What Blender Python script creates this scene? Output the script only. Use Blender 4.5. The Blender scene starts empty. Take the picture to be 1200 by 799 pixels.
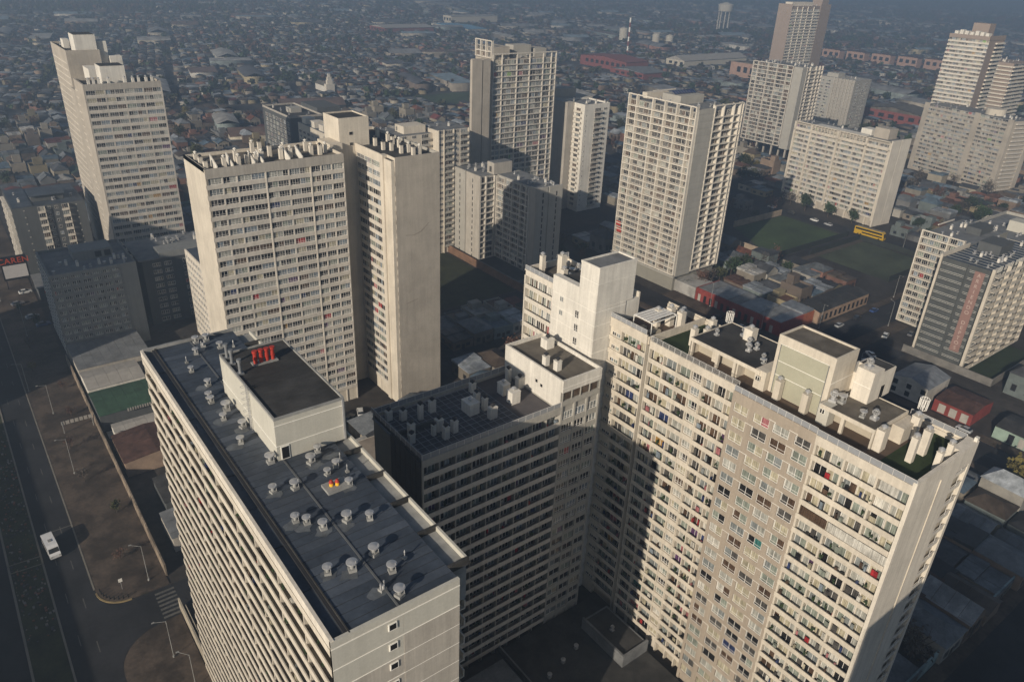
import bpy, bmesh, math, random
import numpy as np
from mathutils import Vector, Matrix
random.seed(7); RNG = np.random.default_rng(11)
R = math.radians
C = bpy.context.scene.collection
SC = bpy.context.scene

# ------------------------------------------------------------------ camera, sky, sun, exposure
PITCH, ROLL, YAW, CAM_H = 26.99, 2.617, -38.3, 114.0
cam = bpy.data.cameras.new('camera'); camo = bpy.data.objects.new('camera', cam); C.objects.link(camo)
cam.sensor_width = 36; cam.lens = 880 / 1200 * 36; cam.clip_start = 0.5; cam.clip_end = 20000
fw = Vector((0, math.cos(R(PITCH)), -math.sin(R(PITCH)))); r0 = Vector((1, 0, 0)); u0 = r0.cross(fw)
ri = math.cos(R(ROLL)) * r0 + math.sin(R(ROLL)) * u0; up = -math.sin(R(ROLL)) * r0 + math.cos(R(ROLL)) * u0
m3 = Matrix((ri, up, -fw)).transposed()
camo.matrix_world = Matrix.Translation((0, 0, CAM_H)) @ Matrix.Rotation(R(YAW), 4, 'Z') @ m3.to_4x4()
SC.camera = camo
SUN_HEAD, SUN_EL = 22.7, 21.5            # heading the light travels towards (grid frame), elevation
W = bpy.data.worlds.new('World'); SC.world = W; W.use_nodes = True
nt = W.node_tree; bg = nt.nodes['Background']
sky = nt.nodes.new('ShaderNodeTexSky'); sky.sky_type = 'NISHITA'; sky.sun_disc = False
sky.sun_elevation = R(SUN_EL)
ta = R(SUN_HEAD + 180); sky.sun_rotation = math.atan2(math.cos(ta), math.sin(ta)) % (2 * math.pi)
sky.altitude = 500; sky.air_density = 1.0; sky.dust_density = 1.5
nt.links.new(sky.outputs[0], bg.inputs[0]); bg.inputs[1].default_value = 0.06
sl = bpy.data.lights.new('sun', 'SUN'); sl.energy = 5.3; sl.angle = R(0.5); sl.color = (1.0, 0.88, 0.72)
so = bpy.data.objects.new('sun', sl); C.objects.link(so)
d = Vector((math.cos(R(SUN_HEAD)) * math.cos(R(SUN_EL)), math.sin(R(SUN_HEAD)) * math.cos(R(SUN_EL)), -math.sin(R(SUN_EL))))
so.rotation_euler = d.to_track_quat('-Z', 'Y').to_euler()
SC.view_settings.view_transform = 'Standard'; SC.view_settings.look = 'None'
SC.view_settings.exposure = 0.0; SC.view_settings.gamma = 1.0
SC.render.engine = 'CYCLES'
SC.cycles.use_denoising = True
SC.cycles.max_bounces = 5; SC.cycles.diffuse_bounces = 3; SC.cycles.glossy_bounces = 2
SC.cycles.transparent_max_bounces = 4; SC.cycles.volume_bounces = 0
HAZE_DENSITY = 0.00078

# ------------------------------------------------------------------ materials
MATS = {}
def lin(c):
    return tuple(((v / 255) / 12.92 if v <= 10 else ((v / 255 + 0.055) / 1.055) ** 2.4) for v in c) + (1.0,)
def mat(name, c, rough=0.85, spec=0.3, var=0.12, scale=0.35, streak=0.0, metal=0.0, bump=0.0, fine=0.06, objcol=False, coat=0.0, grime=0.0, attr=None, fold=0.0):
    """procedural surface: base colour (linear triple), broad blotches, fine grain, vertical weather streaks"""
    if name in MATS: return MATS[name]
    m = bpy.data.materials.new(name); m.use_nodes = True; t = m.node_tree; n = t.nodes; l = t.links
    b = n['Principled BSDF']; b.inputs['Roughness'].default_value = rough
    b.inputs['Specular IOR Level'].default_value = spec; b.inputs['Metallic'].default_value = metal
    b.inputs['Coat Weight'].default_value = coat; b.inputs['Coat Roughness'].default_value = 0.08
    tc = n.new('ShaderNodeTexCoord'); geo = n.new('ShaderNodeNewGeometry')
    def noise(sc, det, vec, rgh=0.6):
        x = n.new('ShaderNodeTexNoise'); x.inputs['Scale'].default_value = sc; x.inputs['Detail'].default_value = det
        x.inputs['Roughness'].default_value = rgh; l.new(vec, x.inputs['Vector']); return x.outputs['Fac']
    def rng(v, lo, hi, a=0.3, bb=0.7):
        x = n.new('ShaderNodeMapRange'); x.inputs['From Min'].default_value = a; x.inputs['From Max'].default_value = bb
        x.inputs['To Min'].default_value = lo; x.inputs['To Max'].default_value = hi; l.new(v, x.inputs['Value']); return x.outputs[0]
    def mul(a, bb):
        x = n.new('ShaderNodeMath'); x.operation = 'MULTIPLY'; l.new(a, x.inputs[0]); l.new(bb, x.inputs[1]); return x.outputs[0]
    f = rng(noise(scale, 4, geo.outputs['Position']), 1 - var, 1 + var)
    f = mul(f, rng(noise(scale * 14, 3, geo.outputs['Position']), 1 - fine, 1 + fine))
    if streak:
        mp = n.new('ShaderNodeMapping'); mp.inputs['Scale'].default_value = (1.1, 1.1, 0.05); l.new(geo.outputs['Position'], mp.inputs['Vector'])
        f = mul(f, rng(noise(1.4, 5, mp.outputs[0], 0.7), 1 - streak, 1 + streak * 0.45))
    if fold:
        mp = n.new('ShaderNodeMapping'); mp.inputs['Scale'].default_value = (5.5, 5.5, 0.25); l.new(geo.outputs['Position'], mp.inputs['Vector'])
        f = mul(f, rng(noise(1.0, 2, mp.outputs[0], 0.5), 1 - fold, 1 + fold * .6, .35, .65))
    if grime:
        f = mul(f, rng(noise(0.12, 6, geo.outputs['Position'], 0.75), 1 - grime, 1.0, 0.42, 0.55))
    rgb = n.new('ShaderNodeRGB'); rgb.outputs[0].default_value = (c[0], c[1], c[2], 1)
    col = rgb.outputs[0]
    if objcol:
        oi = n.new('ShaderNodeObjectInfo'); col = oi.outputs['Color']
    if attr:
        at = n.new('ShaderNodeAttribute'); at.attribute_name = attr; col = at.outputs['Color']
    vm = n.new('ShaderNodeVectorMath'); vm.operation = 'SCALE'; l.new(col, vm.inputs[0]); l.new(f, vm.inputs['Scale'])
    l.new(vm.outputs[0], b.inputs['Base Color'])
    if bump:
        bp = n.new('ShaderNodeBump'); bp.inputs['Strength'].default_value = bump; bp.inputs['Distance'].default_value = 0.08
        l.new(noise(scale * 9, 5, geo.outputs['Position']), bp.inputs['Height']); l.new(bp.outputs[0], b.inputs['Normal'])
    MATS[name] = m; return m

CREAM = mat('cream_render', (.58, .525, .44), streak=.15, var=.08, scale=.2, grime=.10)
CREAM2 = mat('pale_cream_render', (.64, .59, .51), streak=.17, var=.07, scale=.2, grime=.08)
WHITEW = mat('white_render', (.67, .64, .58), streak=.2, var=.07, scale=.25, grime=.08)
TAN = mat('tan_concrete', (.41, .37, .315), grime=.12, streak=.15, var=.08, scale=.25, bump=.15)
GREYC = mat('grey_concrete', (.40, .37, .325), streak=.22, var=.09, scale=.25, bump=.2)
BANDC = mat('spandrel_concrete', (.54, .50, .44), streak=.14, var=.12, scale=.4)
BROWNC = mat('taupe_render', (.34, .29, .235), streak=.14, var=.06, scale=.25)
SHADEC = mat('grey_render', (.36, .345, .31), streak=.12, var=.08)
PANELG = mat('light_grey_panel', (.47, .455, .40), streak=.08, var=.05)
JOINT = mat('white_joint', (.78, .76, .70), var=.03)
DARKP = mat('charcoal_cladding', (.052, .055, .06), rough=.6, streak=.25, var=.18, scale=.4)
DARKF = mat('dark_grey_render', (.085, .09, .092), streak=.15, var=.1)
OLIVE = mat('slate_green_cladding', (.075, .08, .078), rough=.6, streak=.2, var=.14)
BALC = mat('balcony_inner_wall', (.40, .36, .29), var=.08)
BALCD = mat('balcony_inner_wall_shaded', (.23, .22, .19), var=.08)  # darker copy of the inner wall; recess shade is put into the colour
SOFF = mat('balcony_floor_tile', (.22, .20, .17), var=.15)
ROOFA = mat('asphalt_roof_sheet', (.048, .060, .080), rough=.55, spec=.5, var=.3, scale=.18, streak=0, bump=.3, fine=.12, grime=.3)
ROOFA2 = mat('asphalt_roof_sheet_worn', (.060, .072, .092), rough=.5, spec=.5, var=.3, scale=.2, bump=.3, fine=.12)
ROOFD = mat('dark_roof_felt', (.050, .048, .046), rough=.75, var=.35, scale=.3, bump=.3, fine=.15, grime=.35)
ROOFB = mat('brown_roof_screed', (.13, .115, .095), rough=.85, var=.3, scale=.35, bump=.2, grime=.3)
ROOFG = mat('grey_roof_screed', (.16, .165, .17), rough=.8, var=.3, scale=.3, bump=.2, fine=.15)
TILE = mat('terrace_paver', (.062, .063, .07), rough=.8, var=.2, scale=.5)
DECK = mat('brown_terrace_tile', (.105, .075, .055), rough=.8, var=.15, scale=.8)
TURF = mat('artificial_turf', (.022, .036, .012), rough=.95, var=.3, scale=.9, bump=.4, fine=.2)
STEEL = mat('galvanised_steel', (.50, .50, .50), rough=.42, metal=.5, var=.15, scale=1.5)
STEELD = mat('dull_flue_metal', (.25, .26, .27), rough=.55, metal=.5, var=.2, scale=1.5)
BLACKM = mat('black_cowl_metal', (.03, .03, .033), rough=.5, var=.1)
RAILM = mat('railing_metal', (.55, .54, .52), rough=.5, var=.05)
RAILG = mat('frosted_railing_glass', (.26, .27, .285), rough=.25, spec=.5, var=.06)
GUTTER = mat('gutter_screed', (.27, .27, .26), rough=.7, var=.25, scale=.5, streak=.1)
REDP = mat('red_flue_paint', (.36, .035, .022), rough=.5, var=.12, scale=2)
YELP = mat('yellow_paint', (.75, .42, .03), rough=.5, var=.08)
FRAME = mat('white_window_frame', (.72, .70, .66), rough=.5, var=.03)
FRAMED = mat('dull_window_frame', (.34, .33, .31), rough=.5, var=.05)
ASPH = mat('asphalt', (.022, .022, .025), rough=.9, var=.25, scale=.12, fine=.15, grime=.25)
PAVE = mat('pavement', (.078, .059, .045), rough=.95, var=.35, scale=.12, fine=.2, grime=.35)
KERB = mat('kerb_concrete', (.18, .165, .14), rough=.9, var=.15)
PAINT = mat('road_paint', (.10, .097, .09), rough=.8, var=.3, scale=1.2)
GROUND = mat('city_ground', (.046, .040, .036), rough=.95, var=.45, scale=.035, fine=.3, grime=.3)
SOIL = mat('bare_soil', (.075, .060, .046), rough=.95, var=.4, scale=.1, fine=.25)
GRASS = mat('field_grass', (.038, .060, .022), rough=.95, var=.55, scale=.05, fine=.3)
WGRASS = mat('rough_verge_grass', (.028, .032, .014), rough=.95, var=.5, scale=.2, fine=.3)
TRUNK = mat('bark', (.07, .052, .04), rough=.95, var=.2, scale=2)
LEAF = mat('foliage', (.04, .055, .02), rough=.9, var=.3, scale=.6, objcol=True)
HWALL = mat('house_wall', (.3, .28, .25), rough=.9, var=.15, scale=.4, objcol=True, grime=.2)
HROOF = mat('house_roof', (.15, .15, .15), rough=.6, var=.3, scale=.5, objcol=True, grime=.35, fine=.2)
HDARK = mat('dark_opening', (.015, .015, .018), rough=.4, spec=.5)
CITY = mat('city_colours', (.15, .15, .15), rough=.8, var=.28, scale=.12, fine=.25, attr='Col', grime=.2)
CARP = mat('car_paint', (.3, .3, .3), rough=.3, spec=.5, var=.02, objcol=True, coat=.6)
CARG = mat('car_glass', (.015, .017, .02), rough=.08, spec=.8, var=.02)
TYRE = mat('tyre_rubber', (.012, .012, .012), rough=.8)
def pane(name, c, rough=.12): return mat('pane_' + name, (c[0] * .8, c[1] * .8, c[2] * .8), rough=rough, spec=.6, var=.3, scale=.45, fine=.12, fold=.32)
PANES = {'light': pane('pale_curtain', (.42, .42, .38)), 'grey': pane('grey_curtain', (.24, .26, .26)), 'blue': pane('blue_grey_curtain', (.22, .26, .30)),
         'cream': pane('cream_curtain', (.46, .42, .31)), 'green': pane('greenish_net', (.26, .29, .25)), 'dim': pane('dim_room', (.095, .09, .085)),
         'dark': pane('dark_room', (.022, .021, .022)), 'brown': pane('brown_blind', (.10, .065, .045)),
         'red': pane('red_curtain', (.36, .03, .035)), 'lime': pane('lime_curtain', (.16, .34, .05)), 'navy': pane('navy_curtain', (.035, .05, .13)),
         'purple': pane('purple_curtain', (.11, .055, .13)), 'ochre': pane('ochre_curtain', (.42, .25, .08)), 'rose': pane('rose_curtain', (.40, .16, .17)),
         'teal': pane('teal_curtain', (.05, .17, .16)), 'yellowgreen': pane('yellow_green_curtain', (.38, .38, .06)), 'white': pane('white_curtain', (.62, .60, .54))}

# ------------------------------------------------------------------ mesh helpers
class MB:
    """collects boxes, prisms and cylinders in scene coordinates; build() links them as one mesh object"""
    def __init__(s): s.v = []; s.f = []; s.mi = []
    def quad(s, pts, m=0):
        k = len(s.v); s.v += [tuple(p) for p in pts]; s.f.append(tuple(range(k, k + len(pts)))); s.mi.append(m)
    def box(s, x0, y0, z0, x1, y1, z1, m=0, bottom=True):
        if x0 > x1: x0, x1 = x1, x0
        if y0 > y1: y0, y1 = y1, y0
        if z0 > z1: z0, z1 = z1, z0
        k = len(s.v); s.v += [(x0, y0, z0), (x1, y0, z0), (x1, y1, z0), (x0, y1, z0), (x0, y0, z1), (x1, y0, z1), (x1, y1, z1), (x0, y1, z1)]
        F = [(4, 5, 6, 7), (0, 1, 5, 4), (1, 2, 6, 5), (2, 3, 7, 6), (3, 0, 4, 7)]
        if bottom: F.append((3, 2, 1, 0))
        for q in F: s.f.append(tuple(i + k for i in q)); s.mi.append(m)
    def cyl(s, x, y, z0, z1, r0_, r1_=None, n=10, m=0, top=True):
        r1_ = r0_ if r1_ is None else r1_; k = len(s.v)
        for i in range(n):
            a = 2 * math.pi * i / n; s.v.append((x + r0_ * math.cos(a), y + r0_ * math.sin(a), z0))
        for i in range(n):
            a = 2 * math.pi * i / n; s.v.append((x + r1_ * math.cos(a), y + r1_ * math.sin(a), z1))
        for i in range(n):
            j = (i + 1) % n; s.f.append((k + i, k + j, k + n + j, k + n + i)); s.mi.append(m)
        if top: s.f.append(tuple(k + n + i for i in range(n))); s.mi.append(m)
    def bar(s, a, b, w, m=0):
        a = Vector(a); b = Vector(b); dd = b - a; L = dd.length
        if L < 1e-6: return
        q = dd.to_track_quat('Z', 'Y'); k = len(s.v); h = w / 2
        for z in (0, L):
            for cx, cy in ((-h, -h), (h, -h), (h, h), (-h, h)): s.v.append(tuple(a + q @ Vector((cx, cy, z))))
        for q4 in ((4, 5, 6, 7), (0, 1, 5, 4), (1, 2, 6, 5), (2, 3, 7, 6), (3, 0, 4, 7), (3, 2, 1, 0)):
            s.f.append(tuple(i + k for i in q4)); s.mi.append(m)
    def mesh(s, name, mats, o=(0, 0, 0)):
        me = bpy.data.meshes.new(name)
        v = [(p[0] - o[0], p[1] - o[1], p[2] - o[2]) for p in s.v] if any(o) else s.v
        me.from_pydata(v, [], s.f)
        for m_ in (mats if isinstance(mats, (list, tuple)) else [mats]): me.materials.append(m_)
        if len(me.materials) > 1: me.polygons.foreach_set('material_index', s.mi)
        me.update(); return me
    def build(s, name, mats, parent=None, o=(0, 0, 0)):
        if parent is not None and not any(o): o = tuple(parent.get('_o', (0, 0, 0)))
        ob = bpy.data.objects.new(name, s.mesh(name, mats, o)); C.objects.link(ob)
        if parent is not None: ob.parent = parent
        else: ob.location = o
        return ob
def tag(o, label=None, cat=None, group=None, kind=None):
    if label: o['label'] = label
    if cat: o['category'] = cat
    if group: o['group'] = group
    if kind: o['kind'] = kind
    return o
def thing(name, label, cat, loc, group=None, rz=0):
    e = bpy.data.objects.new(name, None); C.objects.link(e); e.location = loc; e.rotation_euler = (0, 0, rz)
    e.empty_display_size = .5; e['_o'] = tuple(float(v) for v in loc)
    return tag(e, label, cat, group)
def inst(name, me, parent, loc, rz=0, sc=None, color=None):
    """a part sharing mesh data; loc in scene coordinates"""
    o = bpy.data.objects.new(name, me); C.objects.link(o)
    if parent is not None:
        p = parent.get('_o', (0, 0, 0)); o.parent = parent; o.location = (loc[0] - p[0], loc[1] - p[1], loc[2] - p[2])
    else: o.location = loc
    if rz: o.rotation_euler = (0, 0, rz)
    if sc: o.scale = sc
    if color: o.color = color
    return o

# ------------------------------------------------------------------ windows (shared meshes)
_WC = {}
def window_mesh(w, h, p1, p2, fr=.06, rail=True, frm=None, nl=0):
    frm = frm or FRAME
    key = (round(w, 2), round(h, 2), p1, p2, rail, frm.name, nl)
    if key in _WC: return _WC[key]
    b = MB(); t = fr; D_ = .07; nl = nl or (2 if w < 1.7 else (3 if w < 2.3 else 4))
    b.box(0, -D_, 0, w, 0.0, t); b.box(0, -D_, h - t, w, 0.0, h); b.box(0, -D_, t, t, 0, h - t); b.box(w - t, -D_, t, w, 0, h - t)
    for i in range(1, nl):
        tt = t * (1.0 if (nl != 4 or i == 2) else .6); x = w * i / nl; b.box(x - tt / 2, -D_, t, x + tt / 2, 0, h - t)
    if rail: b.box(t, -D_ + .012, h * .27, w - t, 0, h * .27 + t * .8)
    k1 = w * (1 if nl == 2 else (1 if nl == 3 else 2)) / nl
    b.quad([(t, -.02, t), (k1, -.02, t), (k1, -.02, h - t), (t, -.02, h - t)], 1)
    b.quad([(k1, -.024, t), (w - t, -.024, t), (w - t, -.024, h - t), (k1, -.024, h - t)], 2)
    me = b.mesh('window', [frm, PANES[p1], PANES[p2]]); _WC[key] = me; return me
MIX_A = [('grey', 5), ('light', 3), ('blue', 4), ('dim', 6), ('dark', 9), ('cream', 2), ('brown', 1.6), ('green', 3), ('red', .22), ('purple', .3), ('navy', .4), ('lime', .1), ('ochre', .15), ('rose', .25)]
MIX_G = [('light', 6), ('cream', 5), ('dim', 3.4), ('dark', 3.6), ('green', 6), ('grey', 4), ('white', 1.5), ('brown', 2), ('red', .14), ('purple', .14), ('navy', .2), ('ochre', .25), ('rose', .3), ('yellowgreen', .05), ('teal', .1)]
MIX_D = [('green', 5), ('grey', 3), ('dim', 6), ('dark', 9), ('blue', 1.5), ('brown', 1.2), ('red', .12), ('purple', .2), ('cream', .6)]
MIX_F = [('dim', 7), ('dark', 8), ('grey', 2.5), ('light', 1), ('brown', 5), ('green', .7)]
def pick(mix):
    t = random.random() * sum(w for _, w in mix)
    for k, w in mix:
        t -= w
        if t <= 0: return k
    return mix[-1][0]
def pick2(mix):
    a = pick(mix); return (a, a) if random.random() < .62 else (a, pick(mix))

# ------------------------------------------------------------------ facade builder
class Face:
    """rot 0: faces -y (near right); rot -90: faces -x (near left); O = left end seen from outside"""
    def __init__(s, x, y, rot): s.x, s.y, s.r = x, y, R(rot); s.U = (round(math.cos(s.r)), round(math.sin(s.r))); s.N = (round(math.sin(s.r)), -round(math.cos(s.r)))
    def p(s, u, dd): return (s.x + u * s.U[0] + dd * s.N[0], s.y + u * s.U[1] + dd * s.N[1])
    def box(s, mb, u0_, u1_, d0, d1, z0, z1, m=0):
        a = s.p(u0_, d0); b = s.p(u1_, d1); mb.box(a[0], a[1], z0, b[0], b[1], z1, m)
class Bld:
    def __init__(s, name, label, x, y, cat='apartment tower', group=None):
        s.e = thing(name, label, cat, (x, y, 0), group); s.nw = 0; s.extra = {}
    def part(s, name, mb, mats, **k):
        o = mb.build(name, mats, s.e)
        if k: tag(o, **k)
        return o
    def box(s, name, x0, y0, z0, x1, y1, z1, m):
        b = MB(); b.box(x0, y0, z0, x1, y1, z1); return s.part(name, b, m)
    def win(s, F, u, dd, z, w, h, mix, rail=True, single=True, p=None, frm=None, nl=0):
        p1, p2 = p or pick2(mix)
        if single and s.nw < 300:
            q = F.p(u, dd); inst('window', window_mesh(w, h, p1, p2, rail=rail, frm=frm, nl=nl), s.e, (q[0], q[1], z), F.r); s.nw += 1
        else:
            mb = s.extra.setdefault('w', (MB(), {}))
            for k, (pp, ua, ub) in enumerate(((p1, u + .05, u + w / 2 - .03), (p2, u + w / 2 + .03, u + w - .05))):
                mi = mb[1].setdefault(pp, len(mb[1]) + 1); F.box(mb[0], ua, ub, dd, dd + .03, z + .05, z + h - .05, mi)
            F.box(mb[0], u, u + w, dd, dd + .055, z, z + .06, 0); F.box(mb[0], u, u + w, dd, dd + .055, z + h - .06, z + h, 0)
            F.box(mb[0], u + w / 2 - .03, u + w / 2 + .03, dd, dd + .06, z + .06, z + h - .06, 0)
    def finish(s):
        if 'w' in s.extra:
            mb, mp = s.extra['w']; ms = [FRAME] + [PANES[k] for k in sorted(mp, key=mp.get)]
            s.part('window_rows', mb, ms, kind='stuff')
        return s
    def bands(s, F, L, z0, n, h, hb, dout, din, m, name='spandrel', u0_=0, cap=None):
        """one band object per storey, shared mesh"""
        b = MB(); a = F.p(u0_, -din); c = F.p(u0_ + L, dout); b.box(a[0], a[1], 0, c[0], c[1], hb)
        o = F.p(u0_, 0); me = b.mesh(name, m, (o[0], o[1], 0))
        for i in range(n): inst(name, me, s.e, (o[0], o[1], z0 + i * h))
    def balconies(s, F, u0_, L, z0, n, h, hb, dep, m, slab_m=None, name='balcony'):
        """parapet with its slab: one object per storey"""
        b = MB(); F0 = Face(0, 0, math.degrees(F.r))
        F0.box(b, u0_, u0_ + L, -.12, 0, 0, hb); F0.box(b, u0_, u0_ + L, -dep, -.12, 0, .16, 1)
        me = b.mesh(name, [m, slab_m or SOFF])
        for i in range(n): inst(name, me, s.e, (F.x, F.y, z0 + i * h))
    def piers(s, F, us, w, d0, d1, z0, z1, m, name='pier'):
        b = MB(); F0 = Face(0, 0, math.degrees(F.r)); F0.box(b, -w / 2, w / 2, d0, d1, 0, z1 - z0)
        me = b.mesh(name, m)
        for u in us:
            q = F.p(u, 0); inst(name, me, s.e, (q[0], q[1], z0))
    def winrow(s, F, bays, dd, z0, n, h, wh, mix, ww=1.6, zoff=0.0, rail=True, zmin=-99, gap=.08, frm=None, tophi=True, nl=0):
        """windows filling each bay (u0,u1), split into units of about ww; top storeys first"""
        for i in (range(n - 1, -1, -1) if tophi else range(n)):
            for (a, b) in bays:
                k = max(1, round((b - a) / ww)); w = (b - a) / k
                for j in range(k): s.win(F, a + j * w + gap / 2, dd, z0 + i * h + zoff, w - gap, wh, mix, rail, single=(z0 + i * h > zmin), frm=frm, nl=nl)

_CH = {}
def chimney(b, x, y, z, h=2.1, w=.75, m=None, cap='dark', dpt=None):
    """shaft with a cowl as sub-part"""
    m = m or WHITEW; dpt = dpt or w
    key = (h, w, dpt, m.name)
    if key not in _CH:
        q = MB(); q.box(-w / 2, -dpt / 2, 0, w / 2, dpt / 2, h); q.box(-w / 2 - .05, -dpt / 2 - .05, h, w / 2 + .05, dpt / 2 + .05, h + .08); _CH[key] = q.mesh('chimney', m)
    o = inst('chimney', _CH[key], b.e, (x, y, z))
    kc = ('cap', cap)
    if kc not in _CH:
        q = MB(); q.cyl(0, 0, 0, .3, .16); q.cyl(0, 0, .3, .46, .42, .42); q.cyl(0, 0, .46, .68, .42, .1); _CH[kc] = q.mesh('cowl', BLACKM if cap == 'dark' else (STEEL if cap == 'steel' else WHITEW))
    c = bpy.data.objects.new('cowl', _CH[kc]); C.objects.link(c); c.parent = o; c.location = (0, 0, h + .08)
    return o
def vent(b, x, y, z, kind='disc', s=1.0):
    s *= .84
    key = ('vent', kind)
    if key not in _CH:
        q = MB(); cp = MB()
        if kind == 'disc':
            q.box(-.36, -.36, 0, .36, .36, .32); q.cyl(0, 0, .32, .98, .2)
            cp.cyl(0, 0, .98, 1.1, .54, .54, 16); cp.cyl(0, 0, 1.1, 1.18, .54, .1, 16); cp.cyl(.3, -.3, .3, 1.35, .04, .04, 6)
        elif kind == 'pipe':
            q.box(-.22, -.22, 0, .22, .22, .3); cp.cyl(0, 0, .3, 1.15, .07, .07, 8); cp.cyl(0, 0, 1.0, 1.3, .11, .02, 8)
        elif kind == 'twin':
            q.box(-.4, -.3, 0, .4, .3, .35); cp.cyl(-.25, 0, .35, 1.1, .09, .09, 8); cp.cyl(.25, 0, .35, 1.2, .09, .09, 8); cp.cyl(0, -.15, .35, .8, .16, .16, 8)
        elif kind == 'turbine':
            q.box(-.35, -.35, 0, .35, .35, .3); q.cyl(0, 0, .3, .6, .22)
            for a in range(10):
                t = a * math.pi / 5
                for zz in range(4):
                    r1 = .34 * math.sin(math.pi * (zz + .5) / 4.6 + .25)
                    cp.box(r1 * math.cos(t) - .05, r1 * math.sin(t) - .05, .6 + zz * .14, r1 * math.cos(t) + .05, r1 * math.sin(t) + .05, .72 + zz * .14)
            cp.cyl(0, 0, 1.14, 1.22, .22)
        _CH[key] = (q.mesh('roof_vent', GUTTER if kind != 'turbine' else STEEL), cp.mesh('vent_cap', STEEL))
    o = inst('roof_vent', _CH[key][0], b.e, (x, y, z), rz=random.uniform(-.4, .4), sc=(s, s, s))
    c = bpy.data.objects.new('vent_cap', _CH[key][1]); C.objects.link(c); c.parent = o
    return o
_RL = {}
def railing(b, F, u0_, u1_, z, h=1.0, step=1.25, glass=True, d_=0.0):
    """a rail with posts; each infill panel is a sub-part"""
    q = MB(); n = max(1, round((u1_ - u0_) / step)); w = (u1_ - u0_) / n
    F.box(q, u0_, u1_, d_ - .05, d_ + .01, z + h - .05, z + h)
    for i in range(n + 1):
        u = u0_ + i * w; F.box(q, u - .025, u + .025, d_ - .055, d_ + .015, z, z + h - .05)
    o = b.part('railing', q, RAILM)
    key = (round(w, 3), h, round(F.r, 2), glass)
    if key not in _RL:
        p = MB(); F0 = Face(0, 0, math.degrees(F.r))
        if glass: F0.box(p, .04, w - .04, -.03, -.015, .08, h - .09)
        else:
            for k in range(1, 7): F0.box(p, .03, w - .03, -.03, -.01, h * k / 7.5, h * k / 7.5 + .025)
        _RL[key] = p.mesh('railing_panel', RAILG if glass else RAILM)
    for i in range(n):
        a = F.p(u0_ + i * w, d_); c = bpy.data.objects.new('railing_panel', _RL[key]); C.objects.link(c); c.parent = o
        po = b.e['_o']; c.location = (a[0] - po[0], a[1] - po[1], z)
    return o

# ------------------------------------------------------------------ the ground, roads and pavements
def sheet(name, pts, z, m, kind='structure', th=0.0):
    b = MB()
    if th:
        n = len(pts); b.quad([(x, y, z) for x, y in pts])
        for i in range(n):
            a, c = pts[i], pts[(i + 1) % n]; b.quad([(a[0], a[1], z - th), (c[0], c[1], z - th), (c[0], c[1], z), (a[0], a[1], z)])
    else: b.quad([(x, y, z) for x, y in pts])
    return tag(b.build(name, m), kind=kind)
def rect(x0, y0, x1, y1): return [(x0, y0), (x1, y0), (x1, y1), (x0, y1)]
sheet('ground', rect(-3000, -2000, 7500, 7500), 0, GROUND)
ROADS = [('avenue', rect(-26, -60, -8.6, 900)), ('avenue', rect(-2.6, -60, 4.2, 900)), ('street', rect(200, 24.5, 212, 620)), ('street', rect(216, 112, 346, 122)),
         ('street', rect(346, 40, 358, 420)), ('street', rect(90, 8, 470, 24.4)), ('street', rect(285, 171.2, 345, 176.4)), ('street', rect(44, 200, 199.9, 208)), ('street', rect(212.1, 246, 346, 254))]
for nm, pts in ROADS: sheet(nm, pts, .02, ASPH)
# side street with rounded corners off the avenue
def arc(cx, cy, r, a0, a1, n=8): return [(cx + r * math.cos(R(a0 + (a1 - a0) * i / n)), cy + r * math.sin(R(a0 + (a1 - a0) * i / n))) for i in range(n + 1)]
side = [(4.2, 108)] + arc(12.5, 110, 8.3, 180, 95) [0:] + [(16.5, 118.6), (46, 118.6), (46, 127), (16.5, 127.3)] + arc(9.5, 132.6, 5.3, 270, 180) + [(4.2, 133)]
sheet('side_street', side, .024, ASPH)
# pavement slabs with a real kerb step
pn = [(4.2, 134.0)] + arc(9.5, 132.8, 5.2, 180, 270) + [(16.5, 127.6), (16.5, 420), (4.2, 420)]
sheet('pavement', pn, .14, PAVE, th=.14)
ps = [(4.2, -40), (16.1, -40), (16.1, 118.2)] + arc(12.5, 109.8, 8.2, 95, 180)
sheet('pavement', ps, .14, PAVE, th=.14)
sheet('median', rect(-8.5, 60, -2.8, 420), .14, WGRASS, th=.14)
sheet('verge', rect(-60, -60, -26, 500), .12, PAVE, th=.1)
for nm, pts in (('kerb', rect(-8.75, 60, -8.35, 420)), ('kerb', rect(-2.95, 60, -2.6, 420)), ('kerb', rect(3.95, 134, 4.25, 420)), ('kerb', rect(3.95, 60, 4.25, 108))):
    sheet(nm, pts, .19, KERB, th=.18)
b = MB(); pts = arc(9.5, 132.8, 5.45, 180, 270); pt2 = arc(9.5, 132.8, 5.15, 180, 270)
for i in range(len(pts) - 1): b.quad([(*pts[i], .2), (*pts[i + 1], .2), (*pt2[i + 1], .2), (*pt2[i], .2)]); b.quad([(*pts[i], 0), (*pts[i + 1], 0), (*pts[i + 1], .2), (*pts[i], .2)])
tag(b.build('kerb', mat('worn_yellow_kerb', (.24, .18, .09), var=.25)), kind='structure')
sheet('pavement', rect(196.5, 24.5, 199.9, 199), .14, PAVE, th=.14); sheet('pavement', rect(212.1, 24.5, 215.6, 111), .14, PAVE, th=.14)
sheet('pavement', rect(212.1, 123, 219.5, 176), .14, PAVE, th=.14); sheet('pavement', rect(216, 122.1, 346, 125), .14, PAVE, th=.14)
sheet('pavement', rect(216, 106.5, 346, 111.9), .14, PAVE, th=.14); sheet('pavement', rect(100, 24.5, 196, 27.3), .14, PAVE, th=.14)
sheet('pavement', rect(283.5, 168.2, 345, 171.1), .14, SOIL, th=.14)
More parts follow.
